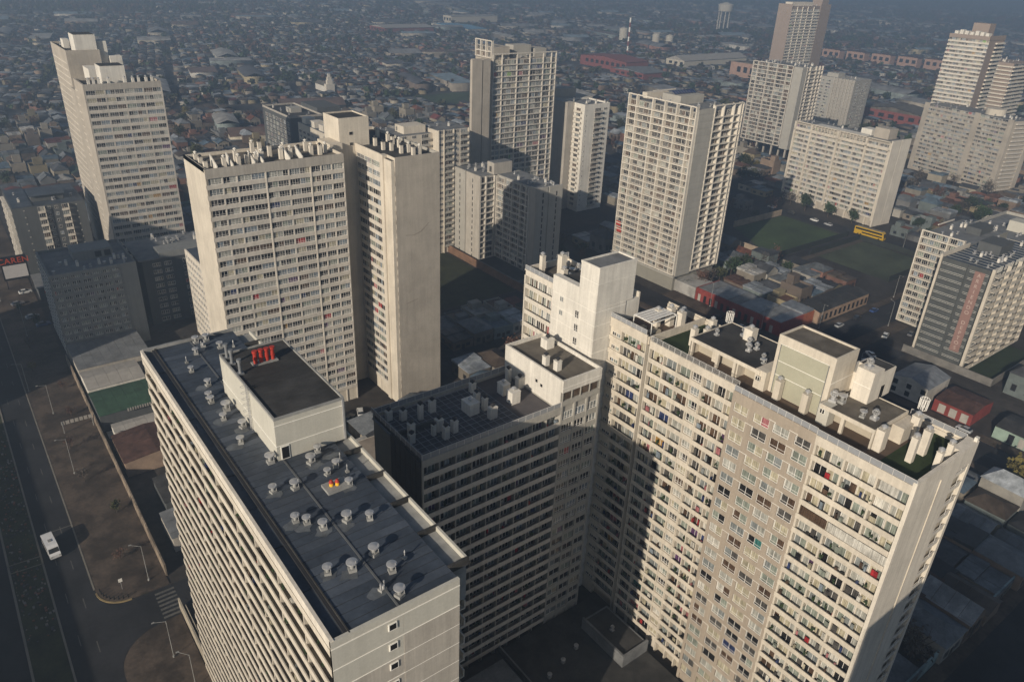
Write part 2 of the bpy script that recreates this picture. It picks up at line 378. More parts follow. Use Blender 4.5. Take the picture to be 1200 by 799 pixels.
def dashes(x, y0, y1, n, horiz=False, L=3.0, w=.13):
    b = MB()
    for i in range(n):
        t = y0 + (y1 - y0) * i / n
        if horiz: b.quad([(t, x - w, 0), (t + L, x - w, 0), (t + L, x + w, 0), (t, x + w, 0)])
        else: b.quad([(x - w, t, 0), (x + w, t, 0), (x + w, t + L, 0), (x - w, t + L, 0)])
    for i, v in enumerate(b.v): b.v[i] = (v[0], v[1], .032)
    return tag(b.build('lane_marking', PAINT), kind='structure')
dashes(1.9, 80, 330, 20, w=.08); dashes(-.6, 84, 330, 20, w=.08); dashes(-14.5, 80, 330, 26); dashes(206, 40, 300, 26, w=.09); dashes(117, 222, 342, 12, True, w=.09); dashes(352, 60, 400, 30, w=.09)
b = MB(); b.box(-2.2, 152.6, .03, -1.9, 154, .036); b.box(.1, 157, .03, 4.0, 157.25, .036); tag(b.build('stop_line', PAINT), kind='structure')
cw = thing('zebra_crossing', 'worn white zebra crossing on the side street beside the pavement corner', 'crossing', (15, 122.5, .03))
for i in range(7): q = MB(); q.box(13.2 + i * .02, 118.9 + i * 1.15, .03, 16.9, 119.45 + i * 1.15, .037); q.build('stripe', PAINT, cw)
rb = MB(); rr = random.Random(31); RUB = [mat('rubble_brick', (.16, .07, .045), var=.3), mat('rubble_concrete', (.16, .15, .14), var=.3), mat('rubbish_sack', (.05, .05, .06), var=.3)]
for k in range(420):
    x, y = rr.uniform(-8.2, -3.2), rr.uniform(138, 205) if k % 7 else rr.uniform(126, 140); r_ = rr.uniform(.1, .45); a = rr.uniform(0, 3)
    rb.box(x, y, .14, x + r_, y + r_ * rr.uniform(.5, 1.6), .14 + r_ * rr.uniform(.3, .8), rr.randrange(3))
tag(rb.build('rubble', RUB), kind='stuff')
q = MB()
for a_, b_ in (((-8.6, 147.4), (-2.6, 147.0)), ((-8.6, 150.0), (-2.6, 149.6))): q.bar((*a_, .5), (*b_, .5), .12)
tag(q.build('low_barrier', KERB), 'low double rail crossing the grassy median beside the white minibus', 'barrier')
# playing fields, vacant lots
sheet('grass_field', [(285, 177.6), (343.9, 178.2), (345, 214), (306, 214.6)], .06, GRASS)
sheet('dirt_field', [(304.5, 134.4), (343, 136.4), (343.6, 170.6), (306, 169.8)], .06, mat('worn_pitch', (.055, .066, .038), rough=.95, var=.45, scale=.05, fine=.25))
sheet('vacant_lot', [(118, 209), (165.8, 209), (164.6, 262), (118, 262)], .05, WGRASS)
sheet('lawn', rect(250, 70.2, 284, 78.6), .06, mat('dark_lawn', (.022, .034, .012), rough=.95, var=.3, scale=.3, fine=.2))
sheet('grass_field', rect(356, 560, 470, 610), .05, GRASS); sheet('grass_field', rect(860, 600, 960, 650), .05, GRASS)
sheet('parking_lot', rect(216, 96, 246, 106.4), .05, ASPH)

# ------------------------------------------------------------------ long flat-roofed block, near left (A)
ST = 2.45
A = Bld('apartment_block', 'long block with a flat dark grey sheet roof full of disc vents, nearest at left', 16.1, 42.6, 'apartment block')
FAx = Face(16.1, 103.5, -90)
A.box('wall', 17.5, 42.9, 0, 28.8, 103.4, 62.9, BALC)
A.balconies(FAx, 0, 60.55, .05, 26, ST, .86, 1.42, CREAM)
A.piers(FAx, [i * 6.06 for i in range(11)], .16, -1.4, -.14, 0, 62.3, CREAM, 'divider')
A.winrow(FAx, [(i * 6.06 + .3, (i + 1) * 6.06 - .3) for i in range(10)], -1.36, .25, 25, ST, 2.0, MIX_G, ww=2.8, zmin=22)
A.box('roof_edge', 16.1, 42.62, 62.35, 16.42, 103.5, 63.42, CREAM2)
A.box('roof_edge', 16.42, 103.1, 62.9, 28.8, 103.5, 63.55, GUTTER)
q = MB(); q.box(16.1, 42.6, 0, 17.49, 42.9, 62.3); A.part('end_wall', q, GREYC)
for i in range(26):                                   # panels of the end wall, one per storey, with light joints between
    z0 = 62.55 - (i + 1) * ST; z0 = max(z0, 0); z1 = 62.55 - i * ST - .05
    mt = PANELG if i == 0 else GREYC
    A.box('wall_panel', 16.1, 42.56, z0, 22.85, 42.9, z1, PANELG if i < 2 else GREYC)
    A.box('wall_panel', 22.87, 42.52 if i else 42.56, z0, 28.8, 42.9, z1, mt)
    A.box('joint', 16.1, 42.50, z1, 28.8, 42.9, z1 + .05, JOINT)
    if i < 25:
        q = MB(); q.box(21.35, 42.44, z0 + 1.25, 22.2, 42.555, z0 + 2.05); q.box(21.45, 42.43, z0 + 1.33, 22.1, 42.5, z0 + 1.97, 1); A.part('bathroom_window', q, [JOINT, PANES['dark']])
A.box('wall_panel', 16.1, 42.56, 62.6, 28.8, 42.9, 63.35, PANELG)
q = MB(); q.box(17.5, 43, 62.9, 28.78, 103.1, 63.2); A.part('roof', q, BLACKM)
n = 55; dy = (103.1 - 42.7) / n
for i in range(n):                                    # roofing sheets laid across the roof
    y0 = 42.7 + i * dy
    A.box('roofing_sheet', 17.95, y0 + .04, 63.2, 22.55, y0 + dy - .04, 63.235 + .012 * (i % 2), random.choice((ROOFA, ROOFA, ROOFA2)))
    A.box('roofing_sheet', 22.75, y0 + .04, 63.2, 28.75, y0 + dy - .04, 63.235 + .012 * ((i + 1) % 2), random.choice((ROOFA, ROOFA, ROOFA2)))
A.box('expansion_joint', 22.56, 42.75, 63.2, 22.74, 103, 63.32, mat('joint_cover', (.11, .115, .12), rough=.5, var=.2))
A.box('roof_kerb', 17.82, 42.7, 62.9, 17.94, 103.1, 63.36, ROOFD)
for i in range(9):
    y0 = 42.7 + i * 6.7; A.box('gutter_tray', 16.43, y0 + .05, 62.7, 17.8, min(y0 + 6.62, 103.1), 63.0 - .05 * (i % 2), ROOFA)
ys = [44.3, 49.8, 55.2, 60.6, 66.0, 71.5, 77, 82.4, 87.8, 93.2, 98.0, 102]
for a_, c_ in zip(ys, ys[1:]):
    q = MB(); q.box(28.8, a_ + .3, 58, 30.9, c_, 62.75); q.box(30.75, a_ + .3, 62.75, 31.0, c_, 63.3, 1); q.box(28.8, a_, 62.5, 31.0, a_ + .3, 63.35, 2); A.part('gutter_ledge', q, [GUTTER, PANELG, ROOFD])
for k in range(24):
    q = MB(); q.box(28.8, 44.6, .2 + k * ST, 30.9, 101.9, .4 + k * ST); q.box(30.75, 44.6, .4 + k * ST, 30.9, 101.9, 1.3 + k * ST); A.part('rear_balcony', q, CREAM)
# penthouse with flues
A.box('penthouse', 22.1, 68.8, 63.2, 30.4, 86.5, 68.45, PANELG)
A.box('penthouse_roof', 22.3, 69.0, 68.45, 30.2, 86.3, 68.52, ROOFD)
for i in range(16): A.box('roofing_sheet', 22.35, 69.05 + i * 1.08, 68.52, 30.15, 69.05 + i * 1.08 + 1.05, 68.545 + .01 * (i % 2), ROOFD)
for bx in ((22.1, 68.8, 30.4, 69.0), (22.1, 86.3, 30.4, 86.5), (22.1, 69.0, 22.3, 86.3), (30.2, 69.0, 30.4, 86.3)): A.box('coping', bx[0], bx[1], 68.45, bx[2], bx[3], 68.75, GUTTER)
for z in (67.75, 65.1): A.box('joint', 22.05, 68.74, z, 30.3, 68.8, z + .06, JOINT)
A.box('joint', 22.04, 68.8, 65.1, 22.1, 86.5, 65.16, JOINT)
A.box('downpipe', 30.0, 68.55, 63.3, 30.2, 68.75, 68.6, STEEL)
q = MB(); q.box(22.5, 68.72, 63.3, 23.5, 68.8, 65.0); q.box(22.6, 68.69, 63.4, 23.4, 68.75, 64.9, 1); A.part('door', q, [JOINT, PANES['dark']])
q = MB()
for s_ in (0, .5): q.bar((21.9, 76.2 + s_, 63.3), (21.9, 76.2 + s_, 69.4), .06)
for k in range(18): q.bar((21.9, 76.2, 63.6 + k * .32), (21.9, 76.7, 63.6 + k * .32), .04)
for k in range(6): 
    z = 65.2 + k * .8; q.bar((21.9, 76.2, z), (21.3, 76.3, z), .035); q.bar((21.3, 76.3, z), (21.3, 76.6, z), .035); q.bar((21.3, 76.6, z), (21.9, 76.7, z), .035)
A.part('ladder', q, STEEL)
q = MB(); q.box(24.6, 81.4, 68.55, 27.7, 82.5, 68.72); A.part('flue_base', q, GUTTER)
for k in range(4):
    q = MB(); q.cyl(25.05 + k * .72, 81.95, 68.72, 70.0, .25, .25, 12); q.cyl(25.05 + k * .72, 81.95, 70.1, 70.4, .33, .33, 12); q.cyl(25.05 + k * .72, 81.95, 69.3, 69.4, .31, .31, 12); A.part('red_flue', q, REDP)
for y in (85.3, 83.5, 80.6):
    q = MB(); q.box(22.35, y - .35, 68.5, 23.05, y + .35, 68.75); q.cyl(22.7, y, 68.75, 70.2, .2, .2, 10); q.cyl(22.7, y, 70.2, 70.55, .3, .3, 10); A.part('grey_flue', q, STEELD)
q = MB(); q.box(24.1, 60.2, 63.2, 26.7, 62.0, 63.55); A.part('plinth', q, GUTTER)
for k, (x, y) in enumerate(((24.9, 61.2), (25.5, 61.0))):
    q = MB(); q.cyl(x, y, 63.55, 63.95, .22, .22, 10, m=1); q.cyl(x, y, 63.95, 64.3, .27, .12, 10); A.part('warning_lamp', q, [REDP, YELP])
for x, y, s_ in ((19.6, 63.9, 1), (21.7, 63.2, 1.15), (25.5, 63.5, .9), (26.6, 60.5, 1), (19.7, 58.3, 1), (20.5, 57.4, 1), (21.5, 55.8, 1.1), (23.9, 55.5, 1.2), (25.9, 54.5, 1), (23.9, 49.8, 1.2), (19.3, 50.0, 1.05), (21.3, 49.1, 1.2), (24.2, 46.9, 1.1), (23.3, 43.9, 1.2),
                 (21.3, 69.0, 1.25), (26.4, 68.0, 1), (24.9, 66.4, 1.25), (22.2, 98.7, 1), (20.2, 94.0, .9), (25.5, 98.7, 1.05), (20.9, 89.3, 1.0), (20.0, 86.1, 1), (19.9, 84.9, 1), (19.9, 80.3, .95), (20.9, 82.2, 1.3), (19.9, 74.4, 1), (21.2, 77.4, 1.1), (23.2, 102.1, 1.1), (24.6, 102.0, 1.1), (26.9, 64.3, 1)):
    vent(A, x, y, 63.24, 'disc', s_)
PATCH = mat('roof_pale_patch', (.105, .115, .125), rough=.4, spec=.5, var=.35, scale=.8, fine=.2)  # paler, slightly smoother irregular patches around the vents
rr = random.Random(9)
for x, y in ((19.8, 63.6), (19.3, 58.0), (20.2, 57.0), (21.6, 55.5), (19.4, 49.8), (21.1, 48.8), (22.2, 45.3), (23.6, 54.9), (26.6, 60.2), (20.6, 82.2), (19.6, 80.0), (19.5, 74.0), (21.0, 77.0), (20.4, 89.0), (24.6, 69.6), (27.6, 66.6), (25.4, 66.0)):
    nn = 11; pts = [(x + rr.uniform(.55, 1.25) * math.cos(2 * math.pi * k / nn) - .25, y + rr.uniform(.5, 1.0) * math.sin(2 * math.pi * k / nn)) for k in range(nn)]
    q = MB(); q.quad([(min(max(a_, 18.0), 28.6), b_, 63.262) for a_, b_ in pts]); A.part('pale_patch', q, PATCH)
for x, y in ((27.5, 62.8), (26.0, 47.7), (20.4, 96.8), (27.2, 98.1), (27.8, 65.2)): vent(A, x, y, 63.24, 'pipe')
for x, y in ((22.4, 45.4), (23.7, 100.4)): vent(A, x, y, 63.24, 'twin')
A.finish()

# ------------------------------------------------------------------ tower with slab, lift core and wing (B, C)
B = Bld('slab_tower', 'beige tower of slab and wing around a blank lift core, white roof chimneys, left centre', 46.5, 161.5)
B.box('wall', 47.0, 171.15, 0, 79.8, 186.6, 68.9, CREAM)
FB = Face(46.5, 170.9, 0)
B.box('end_wall', 46.5, 170.9, 0, 47.0, 186.6, 69.7, CREAM)
NB = 26; zb = 65.1 - ST * (NB - 1)
B.bands(FB, 33.3, zb, NB, ST, 1.0, .02, .3, BANDC)
B.box('roof_band', 46.52, 170.86, 67.55, 79.8, 171.3, 69.7, GREYC)
vb = [0.3, 3.7, 7.0, 13.6, 19.2, 24.6, 27.3, 30.1, 33.2]
B.piers(FB, vb, .22, -.28, .0, 0, 67.6, BANDC); B.piers(FB, [13.6, 24.6], .26, 0, .12, 0, 67.6, CREAM2, 'pilaster')
B.winrow(FB, [(a_ + .12, b_ - .12) for a_, b_ in zip(vb, vb[1:])], -.24, zb + 1.0, NB, ST, 1.43, MIX_A, ww=2.75, zmin=-99)
for x0, x1 in ((46.5, 46.8), (79.5, 79.8)): B.box('parapet', x0, 171.3, 68.9, x1, 186.6, 69.7, CREAM)
B.box('parapet', 46.8, 186.3, 68.9, 79.5, 186.6, 69.7, CREAM); B.box('terrace_floor', 46.8, 171.3, 68.9, 79.5, 186.3, 68.96, ROOFB)
for k, (x, y, h) in enumerate(((47.9, 174.5, 1.6), (51.8, 173.6, 2.2), (55.0, 173.4, 2.2), (57.4, 174.6, 2), (59.1, 173.8, 2.1), (61.1, 175.3, 2.3), (64.5, 179.2, 2.4), (56.0, 178.3, 2.4), (48.2, 182.5, 1.6), (48.2, 179.1, 1.5), (68.2, 180.0, 2.2), (68.3, 175.9, 2.2), (70.8, 176.8, 2), (74.2, 180.6, 2.2), (73.7, 176.1, 2.2), (75.7, 175.4, 2.2), (77.7, 176.8, 2), (62.2, 184.5, 2.4), (63.9, 184.2, 2.4), (65.8, 175.4, 2.4))):
    chimney(B, x, y, 68.96, h, .85, CREAM2, 'white' if k % 3 else 'dark')
for x in (49.6, 53.2, 60.2, 66.6, 69.7, 58.2):                         # raking party walls on the terrace
    q = MB(); y0, y1 = 172, 176.4
    k = len(q.v); q.v += [(x, y0, 68.96), (x, y1, 68.96), (x, y1, 71.7), (x, y0, 69.9), (x + .22, y0, 68.96), (x + .22, y1, 68.96), (x + .22, y1, 71.7), (x + .22, y0, 69.9)]
    for f_ in ((0, 3, 2, 1), (4, 5, 6, 7), (3, 7, 6, 2), (0, 4, 7, 3), (1, 2, 6, 5)): q.f.append(f_); q.mi.append(0)
    B.part('party_wall', q, WHITEW)
B.box('lift_core', 83.2, 180, 0, 91.6, 189, 75.8, CREAM); B.box('lift_core', 79.8, 178.5, 0, 83.2, 186, 70.4, CREAM); B.box('core_roof', 83.45, 180.25, 75.8, 91.35, 188.7, 75.85, ROOFD)
for x0, y0, x1, y1 in ((83.2, 180, 91.6, 180.25), (83.2, 188.75, 91.6, 189), (83.2, 180.25, 83.45, 188.75), (91.35, 180.25, 91.6, 188.75)): B.box('parapet', x0, y0, 75.8, x1, y1, 76.2, CREAM)
for z in (69.2, 71.9):
    q = MB(); q.box(85.9, 179.9, z, 86.9, 180, z + .8); q.box(85.98, 179.88, z + .08, 86.8, 179.95, z + .72, 1); B.part('core_window', q, [SHADEC, PANES['dark']])
B.box('wing_wall', 87.75, 161.6, 0, 101.5, 197, 68.9, CREAM); B.box('wing_end_wall', 88.7, 161.35, 0, 101.5, 161.8, 69.7, TAN)
FC = Face(87.6, 179.5, -90); B.bands(FC, 12.7, zb, NB, ST, .95, .06, .14, BANDC, 'wing_spandrel')
B.box('roof_band', 87.5, 166.8, 67.6, 87.9, 180, 69.7, CREAM); B.box('parapet', 88.7, 161.8, 68.9, 88.95, 165.4, 69.7, CREAM)
B.box('wing_pier', 87.35, 165.2, 0, 88.75, 166.8, 69.7, CREAM)
B.piers(FC, [0.0, 4.1, 8.2, 12.5], .2, -.14, .04, 0, 67.6, BANDC)
B.winrow(FC, [(.15, 4.0), (4.2, 8.1), (8.3, 12.4)], -.1, zb + .95, NB, ST, 1.45, MIX_A, ww=1.95, zmin=2)
FC2 = Face(88.7, 165.2, -90); B.bands(FC2, 3.8, zb, NB, ST, 1.1, .0, .1, CREAM, 'wing_spandrel'); B.box('roof_band', 88.69, 161.4, 67.5, 88.9, 165.2, 69.7, CREAM)
B.winrow(FC2, [(.3, 3.5)], -.04, zb + 1.1, NB, ST, 1.3, MIX_A, ww=1.6, zmin=2)
B.box('wing_roof', 88.0, 161.85, 68.9, 101.2, 196.7, 68.96, ROOFD)
B.box('parapet', 101.2, 161.8, 68.9, 101.5, 197, 69.7, SHADEC); B.box('parapet', 88, 196.7, 68.9, 101.2, 197, 69.7, CREAM)
for k, (x, y) in enumerate(((92.2, 178.0), (97.5, 186.6), (91.8, 172.9), (97.5, 180.9), (93.3, 171.3), (96.8, 173.6), (94.0, 167.6), (96.2, 167.8), (95.7, 164.5), (97.7, 164.9), (97.0, 177.4), (91.6, 182))): chimney(B, x, y, 68.96, 1.9, .8, CREAM2, 'white' if k % 2 else 'dark')
B.finish()

LW = Bld('low_wing', 'low cream block with small square windows at the left foot of the beige slab tower', 55, 214, 'apartment block')
LW.box('wall', 55.2, 206, 0, 76, 237, 28.8, CREAM2); LW.box('roof', 55.5, 206.3, 28.8, 75.7, 236.7, 28.86, ROOFA)
FL = Face(55.2, 237, -90); LW.bands(FL, 31, .9, 12, 2.4, 1.05, .05, .02, CREAM2); LW.piers(FL, [i * 2.4 + .1 for i in range(13)], .5, -.02, .12, 0, 28.8, CREAM2)
LW.winrow(FL, [(i * 2.4 + .4, i * 2.4 + 2.2) for i in range(12)], -.0, 1.95, 11, 2.4, 1.25, MIX_F, ww=1.8)
LW.finish()

# ------------------------------------------------------------------ terrace-roofed slab in shade (D)
D = Bld('dark_sided_block', 'shaded block with charcoal side wall and railed tile terrace on its roof, centre of photo', 44.7, 76, 'apartment block')
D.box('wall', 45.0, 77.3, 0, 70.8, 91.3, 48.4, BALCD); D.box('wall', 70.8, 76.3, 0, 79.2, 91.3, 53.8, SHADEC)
FD = Face(44.7, 76, 0)
ND = 19; zd = 46.0 - ST * (ND - 1)
D.balconies(FD, 0.27, 25.8, zd, ND, ST, .88, 1.3, BANDC)
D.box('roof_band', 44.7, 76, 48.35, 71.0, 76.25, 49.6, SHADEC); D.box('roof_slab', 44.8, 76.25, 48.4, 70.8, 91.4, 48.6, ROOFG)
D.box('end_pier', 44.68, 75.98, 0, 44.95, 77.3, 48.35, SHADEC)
vd = [0.1 + i * 2.9 for i in range(10)]
D.piers(FD, vd[1:], .16, -1.28, -.14, 0, 48.35, SHADEC, 'divider')
D.winrow(FD, [(a_ + .1, a_ + 2.8) for a_ in vd[:9]], -1.24, zd + .16, ND, ST, 2.15, MIX_D, ww=1.4, zmin=10, rail=False)
for u0_, u1_, bal in ((26.4, 28.9, 0), (29.2, 31.6, 1), (32.0, 34.3, 0)):
    if bal: D.balconies(FD, u0_, u1_ - u0_, zd, ND, ST, .95, .0 + .35, SHADEC)
    D.bands(FD, (u1_ - u0_) if not bal else .01, zd, ND, ST, 1.0, .0, .3, SHADEC, u0_=u0_)
D.piers(FD, [26.25, 29.05, 31.8, 34.4], .35, -.3, .05, 0, 49.7, SHADEC)
D.winrow(FD, [(26.45, 28.85), (29.3, 31.5), (32.0, 34.2)], -.22, zd + 1.0, ND, ST, 1.4, MIX_D, ww=2.3, zmin=18)
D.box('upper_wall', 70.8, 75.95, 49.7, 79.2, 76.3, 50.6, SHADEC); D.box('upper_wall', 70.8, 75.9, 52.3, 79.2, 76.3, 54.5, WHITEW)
for i in range(4): q = MB(); q.box(71.3 + i * 1.9, 76.2, 50.7, 72.9 + i * 1.9, 76.26, 52.2); D.part('red_blind', q, PANES['brown'])
D.piers(FD, [26.25, 28.2, 30.1, 32.1, 34.4], .18, -.1, .04, 50.6, 52.3, SHADEC, 'mullion')
D.box('joint', 70.75, 75.86, 53.1, 79.2, 75.9, 53.16, JOINT)
for bx in ((70.8, 76.3, 71.05, 91.3), (79.0, 76.3, 79.25, 91.3), (71.05, 91.0, 79, 91.3)): D.box('parapet', bx[0], bx[1], 53.8, bx[2], bx[3], 54.5, WHITEW)
D.box('penthouse_wall', 70.72, 76.3, 49.0, 70.8, 91.3, 54.5, WHITEW); D.box('penthouse_roof', 71.05, 76.3, 53.8, 79, 91, 53.86, ROOFB)
for y, z in ((82.2, 51.3), (80.9, 51.0)): q = MB(); q.box(70.66, y, z, 70.72, y + .5, z + .5); D.part('small_window', q, PANES['dark'])
# charcoal cladding of the end wall, panel by panel
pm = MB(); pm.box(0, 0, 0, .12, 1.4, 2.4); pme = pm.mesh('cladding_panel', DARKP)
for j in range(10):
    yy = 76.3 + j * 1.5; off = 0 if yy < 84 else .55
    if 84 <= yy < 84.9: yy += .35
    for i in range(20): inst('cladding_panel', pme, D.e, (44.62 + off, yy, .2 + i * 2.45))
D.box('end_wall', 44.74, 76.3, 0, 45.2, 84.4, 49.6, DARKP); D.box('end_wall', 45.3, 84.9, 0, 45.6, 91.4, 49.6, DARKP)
# terrace pavers with pale joints
D.box('paver_bed', 45.0, 76.3, 48.6, 70.7, 91.2, 48.64, mat('pale_grout', (.24, .245, .26), var=.15))
pm = MB(); pm.box(0, 0, 0, 1.12, 1.04, .03); pme = pm.mesh('paver', TILE)
for i in range(15):
    for j in range(12): inst('paver', pme, D.e, (45.1 + i * 1.28, 76.5 + j * 1.2, 48.64 + random.random() * .012))
D.box('screed', 64.3, 76.35, 48.64, 70.7, 91.2, 48.68, mat('mauve_screed', (.085, .078, .08), var=.2))
railing(D, Face(44.8, 76.1, 0), 0, 26, 49.6, .95, 1.45); railing(D, Face(44.8, 91.5, -90), 0, 15.2, 49.6, .95, 1.45); railing(D, Face(45, 91.35, 0), 0, 32, 49.2, 1.0, 1.5)
D.box('parapet', 45, 91.2, 48.6, 77, 91.5, 49.2, SHADEC); D.box('parapet', 45.2, 84.4, 48.64, 52.5, 84.65, 49.5, DARKF)
for k, (x, y, h, w_, d2, cp) in enumerate(((50.9, 86.8, 2.6, .7, .7, 'dark'), (53.6, 87.7, 2.0, 1.1, .7, 'dark'), (46.7, 89.4, 1.6, 1, .8, 'dark'), (48.6, 88.2, 1.6, 1, .8, 'dark'), (47.2, 83.3, 2.4, 1.0, .8, 'dark'), (46.5, 82.0, 1.5, .9, .7, 'dark'), (51.7, 82.6, 2.0, 1.1, 1, 'dark'), (50.3, 81.9, 1.8, .6, .6, 'dark'),
        (51.4, 80.2, 2.0, .9, .9, 'dark'), (53.4, 80.9, 2.0, .9, .9, 'dark'), (62.5, 89.3, 1.6, 1, .8, 'dark'), (58.7, 84.3, 2.0, 1.9, 2.4, 'steel'), (61.2, 86.2, 1.7, .8, 1.0, 'dark'), (61.0, 83.6, 2.1, .8, .8, 'dark'), (60.6, 80.9, 2.0, 1.4, .9, 'dark'), (66.6, 86.0, 2.0, 1.5, 1.7, 'steel'), (66.3, 82.9, 2.2, 1.7, 1.6, 'steel'), (69.6, 88.7, 2.4, .8, .8, 'dark'), (70.0, 86.0, 2.0, 1.3, 1.0, 'dark'))):
    chimney(D, x, y, 48.66, h, w_, WHITEW, cp, d2)
for x, y, w_ in ((77, 87.5, 1.7), (72.6, 82.6, .9), (73.2, 80.3, 1.0)): chimney(D, x, y, 53.86, 1.7, w_, WHITEW, 'dark')
D.finish()
PD = Bld('podium', 'dark flat podium roof at the foot between the three near blocks', 45, 24, 'podium')
PD.box('slab', 45, 30, 0, 82.4, 75.9, 1.2, ROOFD); PD.box('slab', 82.4, 10, 0, 100, 26.2, 1.2, ROOFD); PD.box('raised_roof', 76, 60, 1.2, 82.4, 71, 3.2, ROOFG); PD.box('raised_roof_felt', 76.4, 60.4, 3.2, 82, 70.6, 3.25, ROOFD); PD.box('raised_rim', 76, 60, 3.25, 76.4, 71, 3.9, ROOFG); PD.box('raised_rim', 76.4, 60, 3.25, 82.4, 60.4, 3.9, ROOFG)
for k in range(5): vent(PD, 56 + k * 4, 64 + (k * 37 % 9), 1.2, 'disc', 1.0)
vent(PD, 79, 66, 3.25, 'turbine', 1.2)
PD.box('parapet', 60, 56, 1.2, 60.3, 75.8, 2.4, ROOFG); PD.box('canopy', 48, 50, 1.2, 58, 72, 4.2, ROOFG); PD.finish()

# ------------------------------------------------------------------ white tower (F)
F_ = Bld('white_tower', 'sunlit white tower with grey flat penthouse behind the shaded terrace block', 77.4, 76.9)
F_.e.location = (80.6, 80.1, -4.6); F_.e.scale = (1.04, 1.04, 1.04)
F_.box('wall', 78.4, 77.02, 0, 87.4, 95.2, 64.9, WHITEW); F_.box('front_wall', 77.4, 77.02, 0, 78.59, 87.6, 67.35, WHITEW); F_.box('side_wall', 77.4, 76.9, 0, 84.1, 77.0, 65, WHITEW)
FF = Face(77.4, 95.2, -90)
F_.balconies(FF, .1, 7.5, 62.3 - 18 * ST, 19, ST, .8, 1.0, CREAM2); F_.box('pier', 77.4, 95.0, 0, 78.6, 95.3, 65.5, CREAM2)
F_.winrow(FF, [(.3, 2.6), (2.8, 5.1), (5.3, 7.5)], -.97, 62.5 - 18 * ST, 19, ST, 2.0, MIX_G, ww=1.15, zmin=30, rail=False)
F_.box('roof_band', 77.4, 87.6, 64.65, 77.65, 95.3, 65.7, CREAM2)
F_.box('penthouse', 77.45, 76.95, 65, 85.6, 81.2, 71.7, WHITEW); F_.box('penthouse_roof', 77.7, 77.2, 71.7, 85.35, 81.0, 71.75, ROOFG)
for bx in ((77.4, 76.9, 85.65, 77.15), (77.4, 81.0, 85.65, 81.25), (77.4, 77.15, 77.65, 81.0), (85.4, 77.15, 85.65, 81.0)): F_.box('parapet', bx[0], bx[1], 71.65, bx[2], bx[3], 72.0, WHITEW)
F_.box('flat_roof', 78.7, 81.3, 65, 84, 87.5, 66.6, ROOFD); F_.box('terrace_floor', 77.7, 87.6, 64.9, 87.1, 95, 64.96, ROOFB); F_.box('parapet', 77.7, 95.0, 64.9, 87.4, 95.3, 66.1, CREAM2); F_.box('back_parapet', 87.1, 77, 64.9, 87.4, 95, 65.8, CREAM2); F_.box('roof', 84, 81.3, 64.9, 87.1, 87.6, 64.95, ROOFD)
for z in [64.4 - k * ST for k in range(8)]: F_.box('joint', 77.37, 76.95, z, 77.4, 87.5, z + .045, JOINT); F_.box('joint', 77.45, 76.85, z, 84.1, 76.9, z + .045, JOINT)
F_.box('joint', 77.42, 76.9, 69.2, 77.45, 81.2, 69.25, JOINT); F_.box('joint', 77.45, 76.87, 69.2, 85.6, 76.9, 69.25, JOINT)
FW = Face(77.37, 87.6, -90)
for k in range(7):
    F_.win(FW, 6.0, 0.02, 61.9 - k * ST, .95, 1.35, [('dark', 1), ('dim', 1)])
    if k < 2: F_.win(FW, 2.1, .02, 63.3 - k * ST, .85, .95, [('grey', 1)], rail=False)
railing(F_, FF, .1, 7.6, 65.7, .9, 1.25)
railing(F_, Face(84.5, 95.1, 0), 0, 2.8, 66.1, .9, 1.2)
for x, y, h, w_ in ((79.9, 93.6, 3.2, .75), (82.3, 91.2, 3.6, 1.1), (80.9, 88.9, 2.0, .9)): chimney(F_, x, y, 64.96, h, w_, CREAM2, 'steel')
for x, y, kd in ((82.0, 88.8, 'turbine'), (84.0, 90.2, 'disc'), (85.5, 89.2, 'disc'), (86.4, 91.2, 'turbine'), (85.5, 93, 'turbine')): vent(F_, x, y, 64.96, kd, 1.3)
F_.finish()

# ------------------------------------------------------------------ big cream block at right (G)
G = Bld('cream_block', 'big sunlit cream block with turf roof terraces and a taupe strip of windows, right foreground', 82.6, 26.5, 'apartment block')
G.box('wall', 83.75, 27.02, 0, 98.6, 39.8, 59.2, BALC); G.box('wall', 83.25, 39.8, 0, 98.6, 53.3, 59.2, BROWNC); G.box('wall', 85.3, 53.3, 0, 98.6, 80.0, 59.2, BALC)
NG = 23; zg = 56.5 - ST * (NG - 1)
F3 = Face(82.7, 39.8, -90)                            # right section
G.balconies(F3, 0, 12.75, zg, NG, ST, .82, 1.05, CREAM); G.box('roof_band', 82.7, 27.02, 58.95, 82.95, 39.8, 60.3, CREAM)
G.piers(F3, [0.14, 4.3, 8.7], .28, -1.05, -.14, 0, 58.95, CREAM, 'divider'); G.piers(F3, [2.2, 6.5, 11.0], .12, -1.05, -.75, 0, 58.95, CREAM, 'divider')
G.winrow(F3, [(.3, 4.1), (4.5, 8.5), (8.9, 12.7)], -.92, zg + .16, NG, ST, 2.15, MIX_G, ww=1.95, zmin=18, rail=False, nl=2)
F2 = Face(82.9, 53.3, -90)                            # taupe window strip
cols = [(.5, 2.9), (3.9, 6.5), (7.1, 9.7), (10.6, 13.0)]
offs = [0, .25, -.1, .2]
G.box('roof_band', 82.9, 39.8, 58.6, 83.25, 53.3, 60.3, BROWNC)
pv = [-.0] + [c for a_, b_ in cols for c in (a_, b_)] + [13.5]
for a_, b_ in zip(pv[0::2], pv[1::2]):
    if b_ - a_ > .05: q = MB(); F2.box(q, a_, b_, -.35, 0, 0, 58.6); G.part('pier', q, BROWNC)
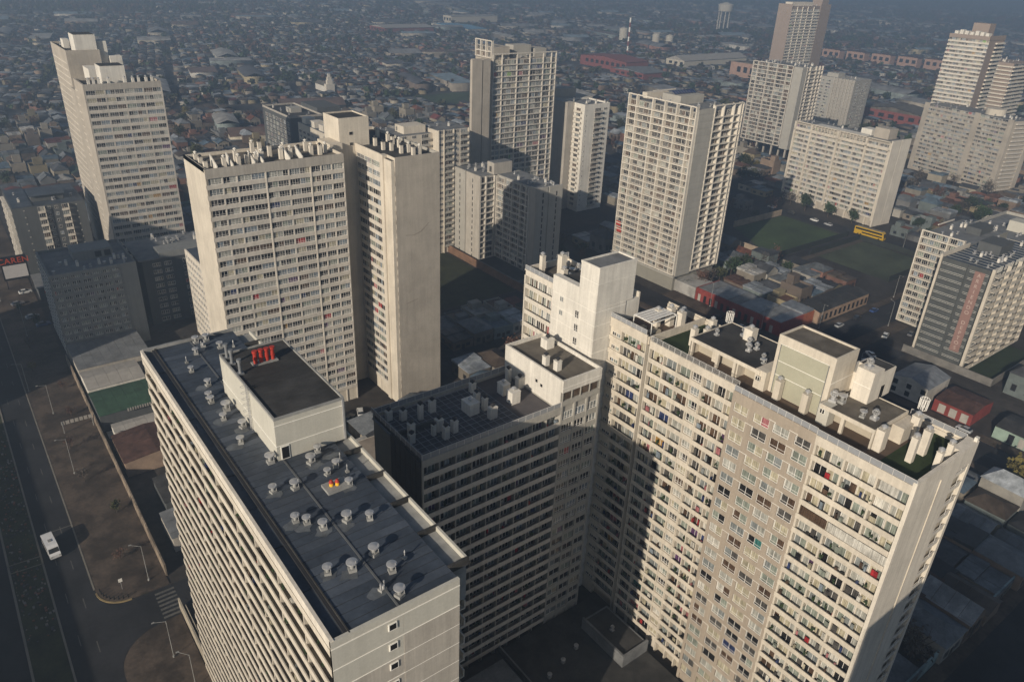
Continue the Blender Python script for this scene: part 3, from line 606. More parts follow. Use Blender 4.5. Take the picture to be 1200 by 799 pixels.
for (a_, b_), oz_ in zip(cols, offs):
    q = MB(); F2.box(q, a_, b_, -.35, -.015, 0, .84); q0 = q.mesh('spandrel', BROWNC, (F2.x, F2.y, 0))
    for i in range(NG + 1):
        inst('spandrel', q0, G.e, (F2.x, F2.y, zg - .2 + oz_ * 0 + i * ST))
    G.winrow(F2, [(a_, b_)], -.16, zg + .66, NG, ST, 1.58, MIX_G, ww=2.7, zmin=12, nl=2)
for i in range(NG):                                   # stepped pipes between the columns
    z = zg + i * ST + .75; q = MB()
    for (a_, b_), (c_, d_2) in zip(cols[0::1], cols[1::1]):
        if (i + int(a_)) % 2 or c_ > 10: F2.box(q, b_ - .1, c_ + .3, 0, .05, z + 1.55, z + 1.6); F2.box(q, c_ + .25, c_ + .3, 0, .05, z + .5, z + 1.55)
    G.part('pipe_run', q, JOINT)
for (ua, ub, fx, NN, first) in ((0, 8.6, 53.3 + 17.4, 0, 1), (10.9, 17.4, 53.3 + 17.4, 0, 0)):
    F1 = Face(84.2, fx, -90)
    G.balconies(F1, ua, ub - ua, zg, NG, ST, .82, 1.05, CREAM)
    m_ = 3 if first else 3
    us = [ua + (ub - ua) * k / m_ for k in range(m_ + 1)]
    G.piers(F1, us[1:-1] if first else us[:-1], .22, -1.05, -.14, 0, 58.95, CREAM, 'divider')
    G.winrow(F1, [(a_ + .15, b_ - .15) for a_, b_ in zip(us, us[1:])], -.92, zg + .16, NG, ST, 2.15, MIX_G, ww=1.95, zmin=18, rail=False, nl=2)
F1 = Face(84.2, 70.7, -90)
G.box('roof_band', 84.2, 53.3, 58.95, 84.45, 70.7, 60.3, CREAM)
q = MB(); F1.box(q, 8.6, 10.9, -1.3, -.5, 0, 58.95); G.part('bay_wall', q, CREAM); G.piers(F1, [8.68, 10.82], .2, -.5, .04, 0, 58.95, CREAM)
G.bands(F1, 2.1, zg, NG, ST, .98, .0, .5, CREAM, u0_=8.7)
G.winrow(F1, [(8.8, 10.7)], -.4, zg + .98, NG, ST, 1.45, MIX_G, ww=1.9, zmin=12)
G.box('slot_panel', 84.9, 70.75, 0, 85.6, 71.6, 60.3, OLIVE); G.piers(Face(84.2, 71.6, -90), [0.0, .85], .16, -.7, .05, 0, 60.5, CREAM, 'edge_fin')
F0_ = Face(84.2, 80.0, -90)
G.balconies(F0_, 2.6, 5.7, zg + .3, NG, ST, .8, 1.05, CREAM); G.box('roof_band', 84.2, 71.6, 59.25, 84.45, 80.0, 60.9, CREAM); q = MB(); F0_.box(q, 0, 2.6, -1.05, -.3, 0, 59.3); G.part('bay_wall', q, CREAM)
G.balconies(F0_, 0, 2.6, zg + .3, NG, ST, .8, .3, CREAM)
G.winrow(F0_, [(.5, 1.4), (1.5, 2.4)], -.28, zg + 1.2, NG, ST, .7, MIX_D, ww=.9, zmin=99, rail=False)
G.winrow(F0_, [(2.8, 8.1)], -.92, zg + .46, NG, ST, 2.1, MIX_G, ww=1.8, zmin=30, rail=False, nl=2)
# end wall (faces right): plain render, groove, column of recessed balconies
G.box('end_wall', 82.68, 26.5, 0, 94.3, 27.0, 60.85, CREAM2); G.box('end_wall', 94.3, 27.9, 0, 97.9, 28.1, 60.3, CREAM2); G.box('end_pier', 97.9, 26.5, 0, 98.7, 28.0, 60.85, CREAM2)
G.box('end_wall', 94.3, 26.5, 57.6, 97.9, 27.9, 60.85, CREAM2); G.box('downpipe', 89.7, 26.38, 0, 89.9, 26.5, 58.5, CREAM)
for i in range(NG):
    z = zg + i * ST - .1
    q = MB(); q.box(94.3, 26.7, z, 97.9, 27.9, z + .15); q.box(94.3, 26.62, z, 97.9, 26.74, z + .9, 1); G.part('rear_balcony', q, [SOFF, CREAM2])
    q = MB(); q.box(94.3, 26.5, z + .9, 97.9, 26.56, z + .96); q.box(96, 26.5, z + .9, 96.06, 26.56, z + 2.2); G.part('rear_rail', q, RAILM)
FE = Face(94.3, 27.95, 0); G.winrow(FE, [(.3, 1.8), (1.9, 3.4)], .0, zg + .1, NG, ST, 1.9, MIX_D, ww=1.5, zmin=99, rail=False)
G.box('back_wall', 98.6, 27, 0, 98.7, 80, 60.3, CREAM); G.box('parapet', 98.36, 28.1, 59.2, 98.58, 80, 60.0, CREAM)
# roof terraces
G.box('terrace_floor', 82.95, 27.0, 59.2, 98.4, 53.3, 59.26, DECK); G.box('terrace_floor', 84.45, 53.3, 59.2, 98.4, 80.0, 59.27, DECK)
G.box('terrace_turf', 83.1, 27.1, 59.26, 98.3, 32.6, 59.31, TURF); G.box('terrace_turf', 84.6, 65.7, 59.27, 98.3, 71.3, 59.33, TURF)
G.box('parapet', 84.5, 71.35, 59.27, 98.3, 71.6, 60.6, CREAM)
railing(G, F3, 0, 13.2, 60.3, .95, 1.45); railing(G, F2, .1, 13.4, 60.3, .95, 1.2); railing(G, Face(84.2, 70.7, -90), 0, 17.3, 60.3, .95, 1.2, glass=False); railing(G, F0_, 0, 8.2, 60.9, .9, 1.1)
FBk = Face(98.65, 28, 90); railing(G, FBk, 0, 7.5, 60.0, 1.1, 1.6)
G.box('corner_post', 98.1, 26.6, 60.3, 98.7, 27.0, 61.4, WHITEW)
# pavilion 1 (open portico, dark roof)
def pavilion(x0, y0, x1, y1, ztop, posts, wall_from, rm=ROOFD):
    G.box('pavilion_roof', x0, y0, ztop - .45, x1, y1, ztop, CREAM); G.box('roof_felt', x0 + .15, y0 + .15, ztop, x1 - .15, y1 - .15, ztop + .04, rm)
    G.box('pavilion_wall', wall_from, y0 + .1, 59.3, x1 - .1, y1 - .1, ztop - .45, BALC)
    for y in posts: G.box('column', x0 + .05, y - .22, 59.3, x0 + .5, y + .22, ztop - .45, CREAM)
    for xa, ya, xb, yb in ((x0, y0, x1, y0 + .14), (x0, y1 - .14, x1, y1), (x0, y0 + .14, x0 + .14, y1 - .14), (x1 - .14, y0 + .14, x1, y1 - .14)): G.box('roof_upstand', xa, ya, ztop, xb, yb, ztop + .14, CREAM)
pavilion(87.4, 52.6, 97.6, 65.6, 62.2, (65.2, 60.2, 57.0), 89.6)
G.box('side_wall', 87.45, 65.3, 59.3, 89.6, 65.55, 61.8, CREAM); G.box('side_wall', 87.6, 56.4, 59.3, 89.6, 56.6, 61.8, CREAM); G.box('side_wall', 87.6, 51.6, 59.3, 92, 53.4, 62.4, CREAM); G.box('chimney_breast', 88.7, 60.9, 59.3, 89.6, 62.0, 61.8, CREAM)
pavilion(86.9, 34.6, 95.4, 42.4, 62.2, (39.0,), 89.4, ROOFB)
G.box('side_wall', 86.95, 34.65, 59.3, 89.4, 34.9, 61.8, CREAM); G.box('side_wall', 86.95, 41.0, 59.3, 88.7, 42.6, 62.3, PANELG); G.box('side_wall', 87.3, 33.6, 59.3, 88.9, 34.6, 62.6, CREAM2); G.box('side_wall', 91.5, 33.0, 59.3, 95.5, 34.6, 61.7, CREAM)
# tall lift house
G.box('lift_house', 88.6, 42.6, 59.3, 94.2, 51.5, 68.2, CREAM); G.box('lift_house_panel', 88.5, 43.4, 59.4, 88.6, 50.8, 67.2, mat('sage_grey_panel', (.36, .35, .27), var=.05, streak=.04))
G.box('roof_felt', 88.85, 42.85, 68.2, 93.95, 51.25, 68.23, ROOFB)
for bx in ((88.6, 42.6, 94.2, 42.85), (88.6, 51.25, 94.2, 51.5), (88.6, 42.85, 88.85, 51.25), (93.95, 42.85, 94.2, 51.25)): G.box('parapet', bx[0], bx[1], 68.2, bx[2], bx[3], 68.5, CREAM)
for z in (67.2, 64.6, 62.4): G.box('joint', 88.45, 43.3, z, 88.5, 50.9, z + .07, JOINT)
G.box('joint', 88.6, 42.56, 64.6, 94.2, 42.6, 64.66, JOINT)
for y in (43.3, 50.8): G.box('downpipe', 88.42, y, 59.4, 88.5, y + .09, 67.2, STEELD)
for y in (49.3, 44.9): chimney(G, 87.6, y, 59.3, 3.0, .95, CREAM, 'steel')
for y in (52.1, 41.6):
    q = MB(); q.box(86.88, y, 61.0, 86.95, y + .7, 61.7); q.box(86.85, y + .05, 61.05, 86.9, y + .3, 61.65, 1); q.box(86.85, y + .4, 61.05, 86.9, y + .65, 61.65, 1); G.part('small_window', q, [JOINT, PANES['dark']])
# stair house
G.box('stair_house', 92.1, 38.8, 62.2, 94.6, 41.3, 67.0, CREAM2); G.box('stair_house', 94.6, 38.8, 62.2, 97.9, 42.4, 66.4, CREAM2); G.box('stair_house', 94.2, 41.3, 59.3, 97.9, 44.0, 64.9, CREAM2); G.box('roof_felt', 94.7, 38.95, 66.4, 97.7, 42.2, 66.45, ROOFD)
G.box('joint', 92.05, 38.8, 64.6, 92.1, 41.3, 64.66, JOINT)
q = MB(); q.box(95.0, 38.74, 62.3, 95.8, 38.8, 64.2); G.part('door', q, PANES['dark'])
vent(G, 92.9, 40.2, 67.0, 'turbine', 1.5)
for x, y in ((95.0, 52.0), (94.3, 47.5), (97.2, 65.9), (97.3, 33.8)):      # white wire aerial drums
    q = MB(); q.cyl(x, y, 59.3, 63.0, .06, .06, 6)
    for k in range(12):
        a = k * math.pi / 6; q.bar((x + .55 * math.cos(a), y + .55 * math.sin(a), 62.4), (x + .6 * math.cos(a), y + .6 * math.sin(a), 64.0), .07)
    for zz in (62.4, 64.0):
        for k in range(12):
            a, c = k * math.pi / 6, (k + 1) * math.pi / 6; q.bar((x + .57 * math.cos(a), y + .57 * math.sin(a), zz), (x + .57 * math.cos(c), y + .57 * math.sin(c), zz), .05)
    G.part('aerial', q, FRAME)
for x, y, kd, s_ in ((91.6, 63.9, 'turbine', 1.1), (93.2, 58.9, 'turbine', 1.3), (91.4, 57.6, 'turbine', 1.3), (92.9, 57.3, 'turbine', 1.2), (90.9, 54.6, 'turbine', 1.1), (89.9, 53.8, 'disc', .9), (88.9, 41.9, 'turbine', 1.7), (89.6, 41.0, 'disc', 1.4), (89.5, 36.2, 'turbine', 1.5), (88.6, 37.4, 'disc', 1.1)): vent(G, x, y, 62.24, kd, s_)
chimney(G, 94.8, 60.0, 62.24, 1.9, 1.5, CREAM2, 'steel'); vent(G, 95.0, 61.2, 62.24, 'turbine', 1.6)
for x, y, h, w_ in ((88.9, 30.4, 3.6, .8), (91.9, 30.3, 3.6, .9), (90.0, 27.6, 2.6, .7), (93.2, 27.7, 2.5, .7), (94.5, 33.0, 3.4, 1.0), (92.9, 72.3, 3.3, 1.1), (90.3, 67.2, 3.0, .9), (92.5, 66.4, 2.6, .9), (90.7, 75.5, 3.0, .9), (92.9, 74.6, 3.2, 1.1), (95, 73.6, 2.6, 1.0), (87.8, 34.0, 3.2, .9), (96.5, 68.5, 2.4, 1)): chimney(G, x, y, 59.3, h, w_, CREAM2, 'steel')
q = MB()
for x, y in ((86.0, 72.5), (86.0, 76.5), (92.0, 72.5), (92.0, 76.5)): q.bar((x, y, 59.3), (x, y, 62.2), .12)
for a_, b_ in (((86, 72.5, 62.2), (92, 72.5, 62.2)), ((86, 76.5, 62.2), (92, 76.5, 62.2)), ((86, 72.5, 62.2), (86, 76.5, 62.2)), ((92, 72.5, 62.2), (92, 76.5, 62.2))): q.bar(a_, b_, .14)
for k in range(5): q.box(86.1, 75.3 - k * .0 - .7 * k + .6, 62.26, 91.9, 75.3 - .7 * k + 1.15, 62.3)
G.part('pergola', q, FRAME)
q = MB(); q.box(87.2, 73.4, 59.3, 89.6, 74.6, 59.75); q.box(87.2, 75.2, 59.3, 88.0, 76, 60.1); G.part('garden_bench', q, BALC)
# awnings and dark blinds on the right section
q = MB(); F3.box(q, 4.6, 12.9, -.1, -.04, zg + 18 * ST + .9, zg + 18 * ST + 2.3); G.part('white_screen', q, PANES['white'])
q = MB(); F3.box(q, .4, 4.4, -.1, -.04, zg + 18 * ST + .9, zg + 18 * ST + 2.3); G.part('brown_screen', q, PANES['brown'])
q = MB(); F3.box(q, 9.2, 11.6, -.1, -.04, zg + 22 * ST + 1.1, zg + 22 * ST + 2.4); G.part('white_screen', q, PANES['white'])
G.finish()
# clothes, plants and bikes on the balconies
def clutter(name, faces, seed, parent, label):
    rr = random.Random(seed); q = MB(); cs = ['red', 'navy', 'green', 'grey', 'rose', 'white', 'dark', 'dim', 'blue', 'dim', 'brown', 'cream']
    for F, u0_, u1_, z0, n, h, dd, dens in faces:
        for i in range(n):
            u = u0_
            while u < u1_ - .5:
                u += rr.expovariate(dens)
                if u > u1_ - .5: break
                w_ = rr.uniform(.2, .9); t = rr.random(); m_ = rr.randrange(len(cs))
                if t < .4: F.box(q, u, u + w_, -dd + .5, -dd + .56, z0 + i * h + .7, z0 + i * h + rr.uniform(1.4, 1.9), m_)
                elif t < .75: F.box(q, u, u + w_ * .6, -.6, -.2, z0 + i * h + .16, z0 + i * h + rr.uniform(.7, 1.5), m_)
                else:
                    for k in range(5): a = rr.uniform(0, .4); F.box(q, u + a, u + a + .18, -.55 + k * .07, -.4 + k * .07, z0 + i * h + .9 + rr.uniform(0, .5), z0 + i * h + 1.1 + rr.uniform(0, .6), 12)
                u += w_
    tag(q.build(name, [PANES[c] for c in cs] + [mat('potted_leaves', (.03, .05, .02))], parent), kind='stuff')
clutter('balcony_clutter', [(F3, .2, 12.6, zg, NG, ST, 1.0, .55), (Face(84.2, 70.7, -90), .2, 8.5, zg, NG, ST, 1.0, .6), (Face(84.2, 70.7, -90), 11, 17.3, zg, NG, ST, 1.0, .65), (F0_, 2.8, 8.2, zg + .3, NG, ST, 1.0, .5)], 3, G.e, '')
clutter('balcony_clutter', [(FD, .3, 26, zd, ND, ST, 1.3, .3)], 4, D.e, '')
clutter('balcony_clutter', [(FAx, .3, 60, .05, 26, ST, 1.4, .35)], 5, A.e, '')

# ------------------------------------------------------------------ towers of the middle distance
def lattice(b, F, L, z0, n, h, fins, proud, m, mix, ww=2.6, beam=.38, fin=.42, top=None, single=True, wh=None, zmin=-99, back=None):
    """white frame of floor beams and fins standing proud of a recessed window wall"""
    b.bands(F, L, z0, n, h, beam, 0, proud, m, 'floor_beam')
    b.piers(F, [f if 0 < f < L else (fin / 2 if f <= 0 else L - fin / 2) for f in fins], fin, -proud, .03, z0, (z0 + n * h + beam) if top is None else top, m, 'fin')
    b.winrow(F, [(a_ + fin * .6, c_ - fin * .6) for a_, c_ in zip(fins, fins[1:])], -proud + .03, z0 + beam + .05, n, h, wh or (h - beam - .25), mix, ww=ww, zmin=(zmin if single else 999), gap=.25, rail=False)
def roof_bits(b, x0, y0, x1, y1, z, n, seed, m=None):
    rr = random.Random(seed)
    for i in range(n):
        x, y = rr.uniform(x0, x1), rr.uniform(y0, y1); t = rr.random()
        if t < .45: vent(b, x, y, z, 'disc', 1.1)
        elif t < .75: vent(b, x, y, z, 'turbine', 1.2)
        else: chimney(b, x, y, z, 1.2, .7, m or WHITEW, 'steel')
def parapet(b, x0, y0, x1, y1, z0, z1, m, t=.25):
    for q in ((x0, y0, x1, y0 + t), (x0, y1 - t, x1, y1), (x0, y0 + t, x0 + t, y1 - t), (x1 - t, y0 + t, x1, y1 - t)): b.box('parapet', q[0], q[1], z0, q[2], q[3], z1, m)

# twin slabs at upper left (T1)
T1 = Bld('twin_slab_tower', 'tall beige tower at upper left with ribbon windows and white rooftop boxes', 44.3, 289.7)
T1.box('wall', 44.6, 290.0, 0, 68.7, 305, 70.3, TAN); FT = Face(44.6, 289.75, 0); n = 28; z0 = 66.7 - ST * (n - 1)
T1.box('end_wall', 44.3, 289.72, 0, 44.6, 305, 71.1, TAN); T1.bands(FT, 24.1, z0, n, ST, .95, .02, .24, BANDC); T1.box('roof_band', 44.62, 289.7, 69.1, 68.7, 290.0, 71.1, GREYC)
v = [0.1, 6.1, 12.1, 18.1, 24.0]; T1.piers(FT, v, .3, -.2, .03, 0, 69.1, BANDC); T1.winrow(FT, [(a_ + .2, b_ - .2) for a_, b_ in zip(v, v[1:])], -.12, z0 + .95, n, ST, 1.45, MIX_A, ww=2.8, zmin=12)
parapet(T1, 44.62, 290.0, 68.7, 305, 70.3, 71.1, TAN); T1.box('roof', 44.9, 290.3, 70.3, 68.4, 304.7, 70.34, ROOFD)
for i in range(24): T1.box('stripe_slab', 44.12, 300.6, 67.5 - i * ST, 44.3, 304.9, 67.75 - i * ST, CREAM2)
T1.box('link', 45.2, 305, 0, 58, 321, 66, TAN); T1.box('rear_slab', 46.0, 321, 0, 57, 352, 77.4, TAN)
for i in range(26): T1.box('stripe_slab', 45.8, 322.5, 73.6 - i * ST, 46.0, 350.5, 73.9 - i * ST, CREAM2)
parapet(T1, 46, 321, 57, 352, 77.4, 78.3, TAN); T1.box('roof', 46.25, 321.25, 77.4, 56.75, 351.75, 77.45, ROOFD)
T1.box('penthouse', 51.0, 293, 70.34, 58.6, 300.6, 76.2, WHITEW); T1.box('penthouse_roof', 51.2, 293.2, 76.2, 58.4, 300.4, 76.3, ROOFD); T1.box('penthouse', 58.6, 294, 70.34, 61, 299, 74, WHITEW)
T1.box('penthouse', 49.5, 322, 77.45, 56.5, 331, 83.3, WHITEW); T1.box('penthouse_roof', 49.7, 322.2, 83.3, 56.3, 330.8, 83.4, ROOFD); T1.box('penthouse', 56.5, 323, 66, 60, 328, 81, WHITEW); T1.box('penthouse', 60, 321, 66, 64, 326, 76, WHITEW); T1.box('rear_wing', 57, 321, 0, 66, 340, 66, TAN); T1.box('penthouse', 50, 308, 66, 57.5, 318, 73.5, WHITEW); T1.box('penthouse', 48.0, 336, 77.45, 50, 341, 80.5, WHITEW)
for x in (46.5, 48.0, 49.6, 52.6, 57.6, 60.2, 62.0, 64.4, 66.3): chimney(T1, x, 291.2, 70.34, 2.0, .8, WHITEW, 'steel')
roof_bits(T1, 48, 309, 57, 319, 66, 8, 1); roof_bits(T1, 48, 333, 55, 350, 77.45, 6, 2); T1.finish()

# white framed tower centre right (E)
E_ = Bld('lattice_tower', 'tall tower in a bright white lattice standing right of centre above low houses', 216.7, 175.4)
hE = 2.45; nE = 25; zE = 68.0 - hE * nE
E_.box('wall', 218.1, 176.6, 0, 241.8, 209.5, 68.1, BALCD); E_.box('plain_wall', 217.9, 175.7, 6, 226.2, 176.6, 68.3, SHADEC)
FE1 = Face(216.7, 209.5, -90); lattice(E_, FE1, 33.6, zE, nE, hE, [0, 4.4, 12.6, 18.6, 24.4, 30.8, 33.6], 1.35, CREAM2, MIX_F, ww=3.0, top=70.2)
FE2 = Face(226.2, 175.4, 0); lattice(E_, FE2, 16.5, zE, nE, hE, [0, 5.3, 11.2, 14.9, 16.5], 1.2, CREAM2, MIX_F, ww=3.0, top=70.2)
for i in range(26): E_.box('cladding_band', 217.86, 175.62, 6.2 + i * ST, 226.2, 175.7, 7.9 + i * ST, SHADEC)
E_.box('floor_beam', 216.7, 175.95, 69.8, 217.1, 209.5, 70.2, CREAM2); E_.box('floor_beam', 226.2, 175.4, 69.8, 242.7, 175.8, 70.2, CREAM2); E_.box('floor_beam', 230, 209.1, 69.8, 242.7, 209.5, 70.2, CREAM2); E_.box('base_beam', 216.0, 175.0, 6.2, 217.0, 210, 6.7, SHADEC)
E_.box('roof', 218.2, 176.8, 68.1, 241.7, 209.4, 68.15, ROOFG); E_.box('plant_room', 224, 190, 68.15, 237, 199, 71.2, SHADEC); E_.box('plant_room', 221, 204, 68.15, 233, 206.5, 70.6, CREAM); E_.box('parapet', 218.2, 176.8, 68.15, 226, 177.1, 69, SHADEC)
for k in range(8):
    q = MB(); q.quad([(224 + k * 1.5, 193, 71.5), (225.2 + k * 1.5, 193, 71.5), (225.2 + k * 1.5, 195, 72.5), (224 + k * 1.5, 195, 72.5)]); q.bar((224.7 + k * 1.5, 195, 71.2), (224.7 + k * 1.5, 195, 72.5), .08); E_.part('solar_panel', q, PANES['navy'])
for (u_, z_) in ((1.2, 15.5), (.5, 18)): q = MB(); FE1.box(q, u_, u_ + 2.6, -.1, -.02, z_, z_ + 1.9); E_.part('red_banner', q, REDP)
roof_bits(E_, 220, 179, 240, 207, 68.15, 20, 5); E_.finish()

# H behind centre
H = Bld('lattice_tower', 'tall beige lattice tower with wide blank left side, back centre of the group', 202.2, 278)
nH = 31; zH = 74.3 - ST * nH
H.box('wall', 202.6, 278.6, 0, 237.5, 292, 74.4, TAN); FH = Face(202.2, 278, 0)
lattice(H, FH, 36, zH, nH, ST, [0, 5.1, 13.3, 20.5, 28.3, 33, 36], .55, BANDC, MIX_A, ww=3.0, top=76.9, zmin=18)
H.box('floor_beam', 202.2, 278, 76.5, 238.2, 278.5, 76.95, BANDC); H.box('plain_wall', 190.0, 276.0, 0, 195.2, 277.6, 75.0, TAN); H.box('plain_wall', 195.8, 276.2, 0, 199.6, 278.4, 75.0, TAN); H.box('inner_wall', 196, 278.4, 0, 202.55, 286, 74.2, TAN)
FH2 = Face(202.3, 292, -90); lattice(H, FH2, 12.6, 79.6 - ST * 2, 2, ST, [0, 4, 8, 12.6], 1.0, BANDC, MIX_F, top=82.0); H.box('upper_storeys', 203.3, 279.4, 74.4, 212, 291.8, 79.4, TAN)
H.box('rear_frame', 202.3, 279.4, 81.6, 202.7, 292, 82.0, BANDC)
H.box('plant_room', 216, 282, 74.4, 226, 288, 79.6, SHADEC); H.box('plant_room', 228, 282, 74.4, 235, 288, 78.0, SHADEC); roof_bits(H, 214, 281, 236, 290, 74.4, 12, 6); H.finish()

# I grey stepped block in front
I_ = Bld('stepped_grey_block', 'mid-rise grey block with two stepped wings and blue-grey end walls below the back centre tower', 170, 213.5, 'apartment block')
zI = 36.0 - ST * 14
I_.box('wall', 178.0, 213.8, 0, 190, 246, 36.6, SHADEC); I_.box('wall', 169.8, 240.2, 0, 190, 258, 36.4, SHADEC)
FI = Face(177, 239, -90); lattice(I_, FI, 21.2, zI, 14, ST, [0, 5.2, 10.4, 15.6, 19.2, 21.2], .95, BANDC, MIX_F, ww=2.4, zmin=0)
FI2 = Face(169.4, 239.2, 0); lattice(I_, FI2, 7.4, zI, 14, ST, [0, 3, 7.4], .95, BANDC, MIX_F, ww=2.6, zmin=0)
I_.box('end_wall', 177.4, 213.5, 0, 182.8, 214.2, 37.2, SHADEC); I_.box('end_wall', 183.4, 213.4, 0, 190.1, 214.2, 37.2, SHADEC); I_.box('side_wall', 177.3, 213.9, 0, 178, 217.8, 37.1, GREYC); I_.box('side_wall', 169.4, 249.8, 0, 169.8, 258, 36.8, SHADEC); I_.box('side_wall', 169.2, 239.2, 0, 169.79, 248.9, 36.8, GREYC)
for x in (180.2, 186.8):
    for i in range(14): q = MB(); q.box(x, 213.34, 1.6 + i * ST, x + .5, 213.42, 3.2 + i * ST); I_.part('slit_window', q, PANES['dark'])
for y in (244, 253.5):
    for i in range(14): q = MB(); q.box(169.12 if y < 249 else 169.32, y, 1.6 + i * ST, 169.25 if y < 249 else 169.45, y + .5, 3.0 + i * ST); I_.part('slit_window', q, PANES['dim'])
I_.box('roof', 178.2, 214.3, 36.6, 189.8, 239.5, 36.68, ROOFG); I_.box('roof', 170.0, 240.5, 36.4, 189.8, 257.7, 36.7, ROOFG); I_.box('lift_house', 176, 239.4, 36.7, 185, 244, 41.2, GREYC); I_.box('lift_roof', 176.2, 239.6, 41.2, 184.8, 243.8, 41.3, ROOFG)
q = MB(); q.box(175.9, 241, 37.4, 176, 242.4, 39.6); I_.part('door', q, PANES['dim']); I_.box('podium', 168, 211, 0, 176.8, 238, 2.6, ROOFG); I_.box('podium_roof', 168.4, 211.4, 2.6, 176.4, 237.6, 2.66, ROOFD); I_.box('garden_wall', 166.4, 205, 0, 166.8, 263, 3.2, mat('old_brick_wall', (.17, .10, .065), var=.3))
roof_bits(I_, 171, 245, 188, 256, 36.7, 12, 8); roof_bits(I_, 179, 216, 189, 238, 36.68, 16, 9); I_.finish()

# J slim white
J = Bld('slim_white_tower', 'slim white tower with corner balconies right of the back centre tower', 254, 273.5)
J.box('wall', 254, 273.5, 0, 270.5, 290, 52.0, WHITEW); J.box('wall', 249.5, 281, 0, 254, 308, 53, GREYC); J.box('wall', 254, 290, 0, 274, 308, 53, GREYC)
FJ = Face(254, 273.5, 0); FJ2 = Face(254, 280.9, -90)
for i in range(20):
    z = 2.0 + i * ST
    q = MB(); FJ.box(q, 6.4, 11.2, 0, 1.1, z, z + .2); FJ.box(q, 6.4, 11.2, .98, 1.1, z + .2, z + 1.05); J.part('balcony', q, GREYC)
    q = MB(); FJ2.box(q, .6, 6, 0, 1.1, z, z + .2); FJ2.box(q, .6, 6, .98, 1.1, z + .2, z + 1.05); J.part('balcony', q, CREAM2)
    J.win(FJ, 6.8, .01, z + .3, 4.0, 1.9, MIX_F, rail=False); J.win(FJ, 12.6, .01, z + 1, 2.4, 1.2, MIX_F, rail=False); J.win(FJ, 1.0, .01, z + 1, .7, 1.0, MIX_F, rail=False); J.win(FJ2, 1.6, .01, z + .3, 3, 1.9, MIX_F, rail=False); J.win(Face(249.5, 306, -90), 4, .01, z + 1, 2.4, 1.2, MIX_F, rail=False); J.win(Face(249.5, 306, -90), 12, .01, z + 1, 2.4, 1.2, MIX_F, rail=False)
parapet(J, 254, 273.5, 270.5, 290, 52, 52.8, WHITEW); J.box('roof', 254.3, 273.8, 52.0, 270.2, 289.7, 52.1, ROOFG); J.box('plant_room', 256, 294, 53, 266, 302, 57, GREYC); roof_bits(J, 255, 275, 269, 289, 52.1, 10, 10); J.finish()

# K cream slab behind the wing
K = Bld('balcony_slab', 'pale grey slab with stacked balconies partly hidden behind the beige tower wing', 146, 257.6, 'apartment block')
K.box('wall', 161.5, 258, 0, 176.4, 272, 51.6, CREAM); K.box('wall', 128, 262, 0, 161.5, 278, 50.0, CREAM); K.box('roof', 161.8, 258.3, 51.6, 176.1, 271.7, 51.7, ROOFG); K.box('roof', 128.3, 262.3, 50, 161.2, 277.7, 50.1, ROOFG)
FK = Face(161.5, 258, 0); FK2 = Face(128, 262, 0)
for (F, ub, uw, zt) in ((FK, (3.2, 10.4), (0.6, 8.1), 51.6), (FK2, (6.5, 18, 28), (1.5, 12.5, 24), 50)):
    for i in range(20):
        z = zt - 2.2 - i * ST
        for u in ub:
            q = MB(); F.box(q, u, u + 3.8, 0, 1.0, z, z + .2); F.box(q, u, u + 3.8, .9, 1.0, z + .2, z + 1.0); K.part('balcony', q, SHADEC)
            K.win(F, u + .3, .02, z + .25, 3.2, 1.9, MIX_F, rail=False)
        for u in uw: K.win(F, u, .02, z + .9, 1.9, 1.2, MIX_F, rail=False)
K.piers(FK, [.2, 2.8, 7.4, 14.7], .35, 0, .5, 0, 51.9, CREAM); K.box('plant_room', 150, 265, 50.1, 160, 272, 53, CREAM); roof_bits(K, 130, 264, 175, 271, 51.6, 16, 12); K.finish()
KK = Bld('balcony_slab', 'cream stepped slab with white roof boxes farther behind the beige tower wing', 160, 330, 'apartment block')
KK.box('wall', 150, 322, 0, 158, 372, 36, CREAM); KK.box('roof', 150.2, 322.2, 36, 157.8, 371.8, 36.1, ROOFG)
for i in range(5): KK.box('roof_room', 151, 324 + i * 10, 36.1, 156, 329 + i * 10, 39, CREAM2)
KK.winrow(Face(150, 372, -90), [(i * 5 + .8, i * 5 + 4) for i in range(10)], .02, 2, 13, ST, 1.4, MIX_F, ww=3, rail=False); KK.finish()

# X dark block upper left
X = Bld('charcoal_block', 'dark charcoal block with glazed balconies behind the white chimneys of the beige tower', 153.5, 391.4, 'apartment block')
X.box('wall', 153.5, 391.4, 0, 172, 430, 34, DARKF); parapet(X, 153.5, 391.4, 172, 430, 34, 35, GREYC, .35); X.box('roof', 153.9, 391.8, 34, 171.6, 429.6, 34.1, ROOFD); X.box('rear_block', 172, 398, 0, 186, 420, 37, DARKF); X.box('plant_room', 160, 405, 34.1, 166, 412, 36.5, SHADEC)
X.winrow(Face(153.5, 430, -90), [(4 + i * 5, 7.5 + i * 5) for i in range(7)], .03, 1.5, 12, 2.6, 1.7, MIX_D, ww=1.7, rail=False); roof_bits(X, 155, 393, 170, 428, 34.1, 8, 13); X.finish()

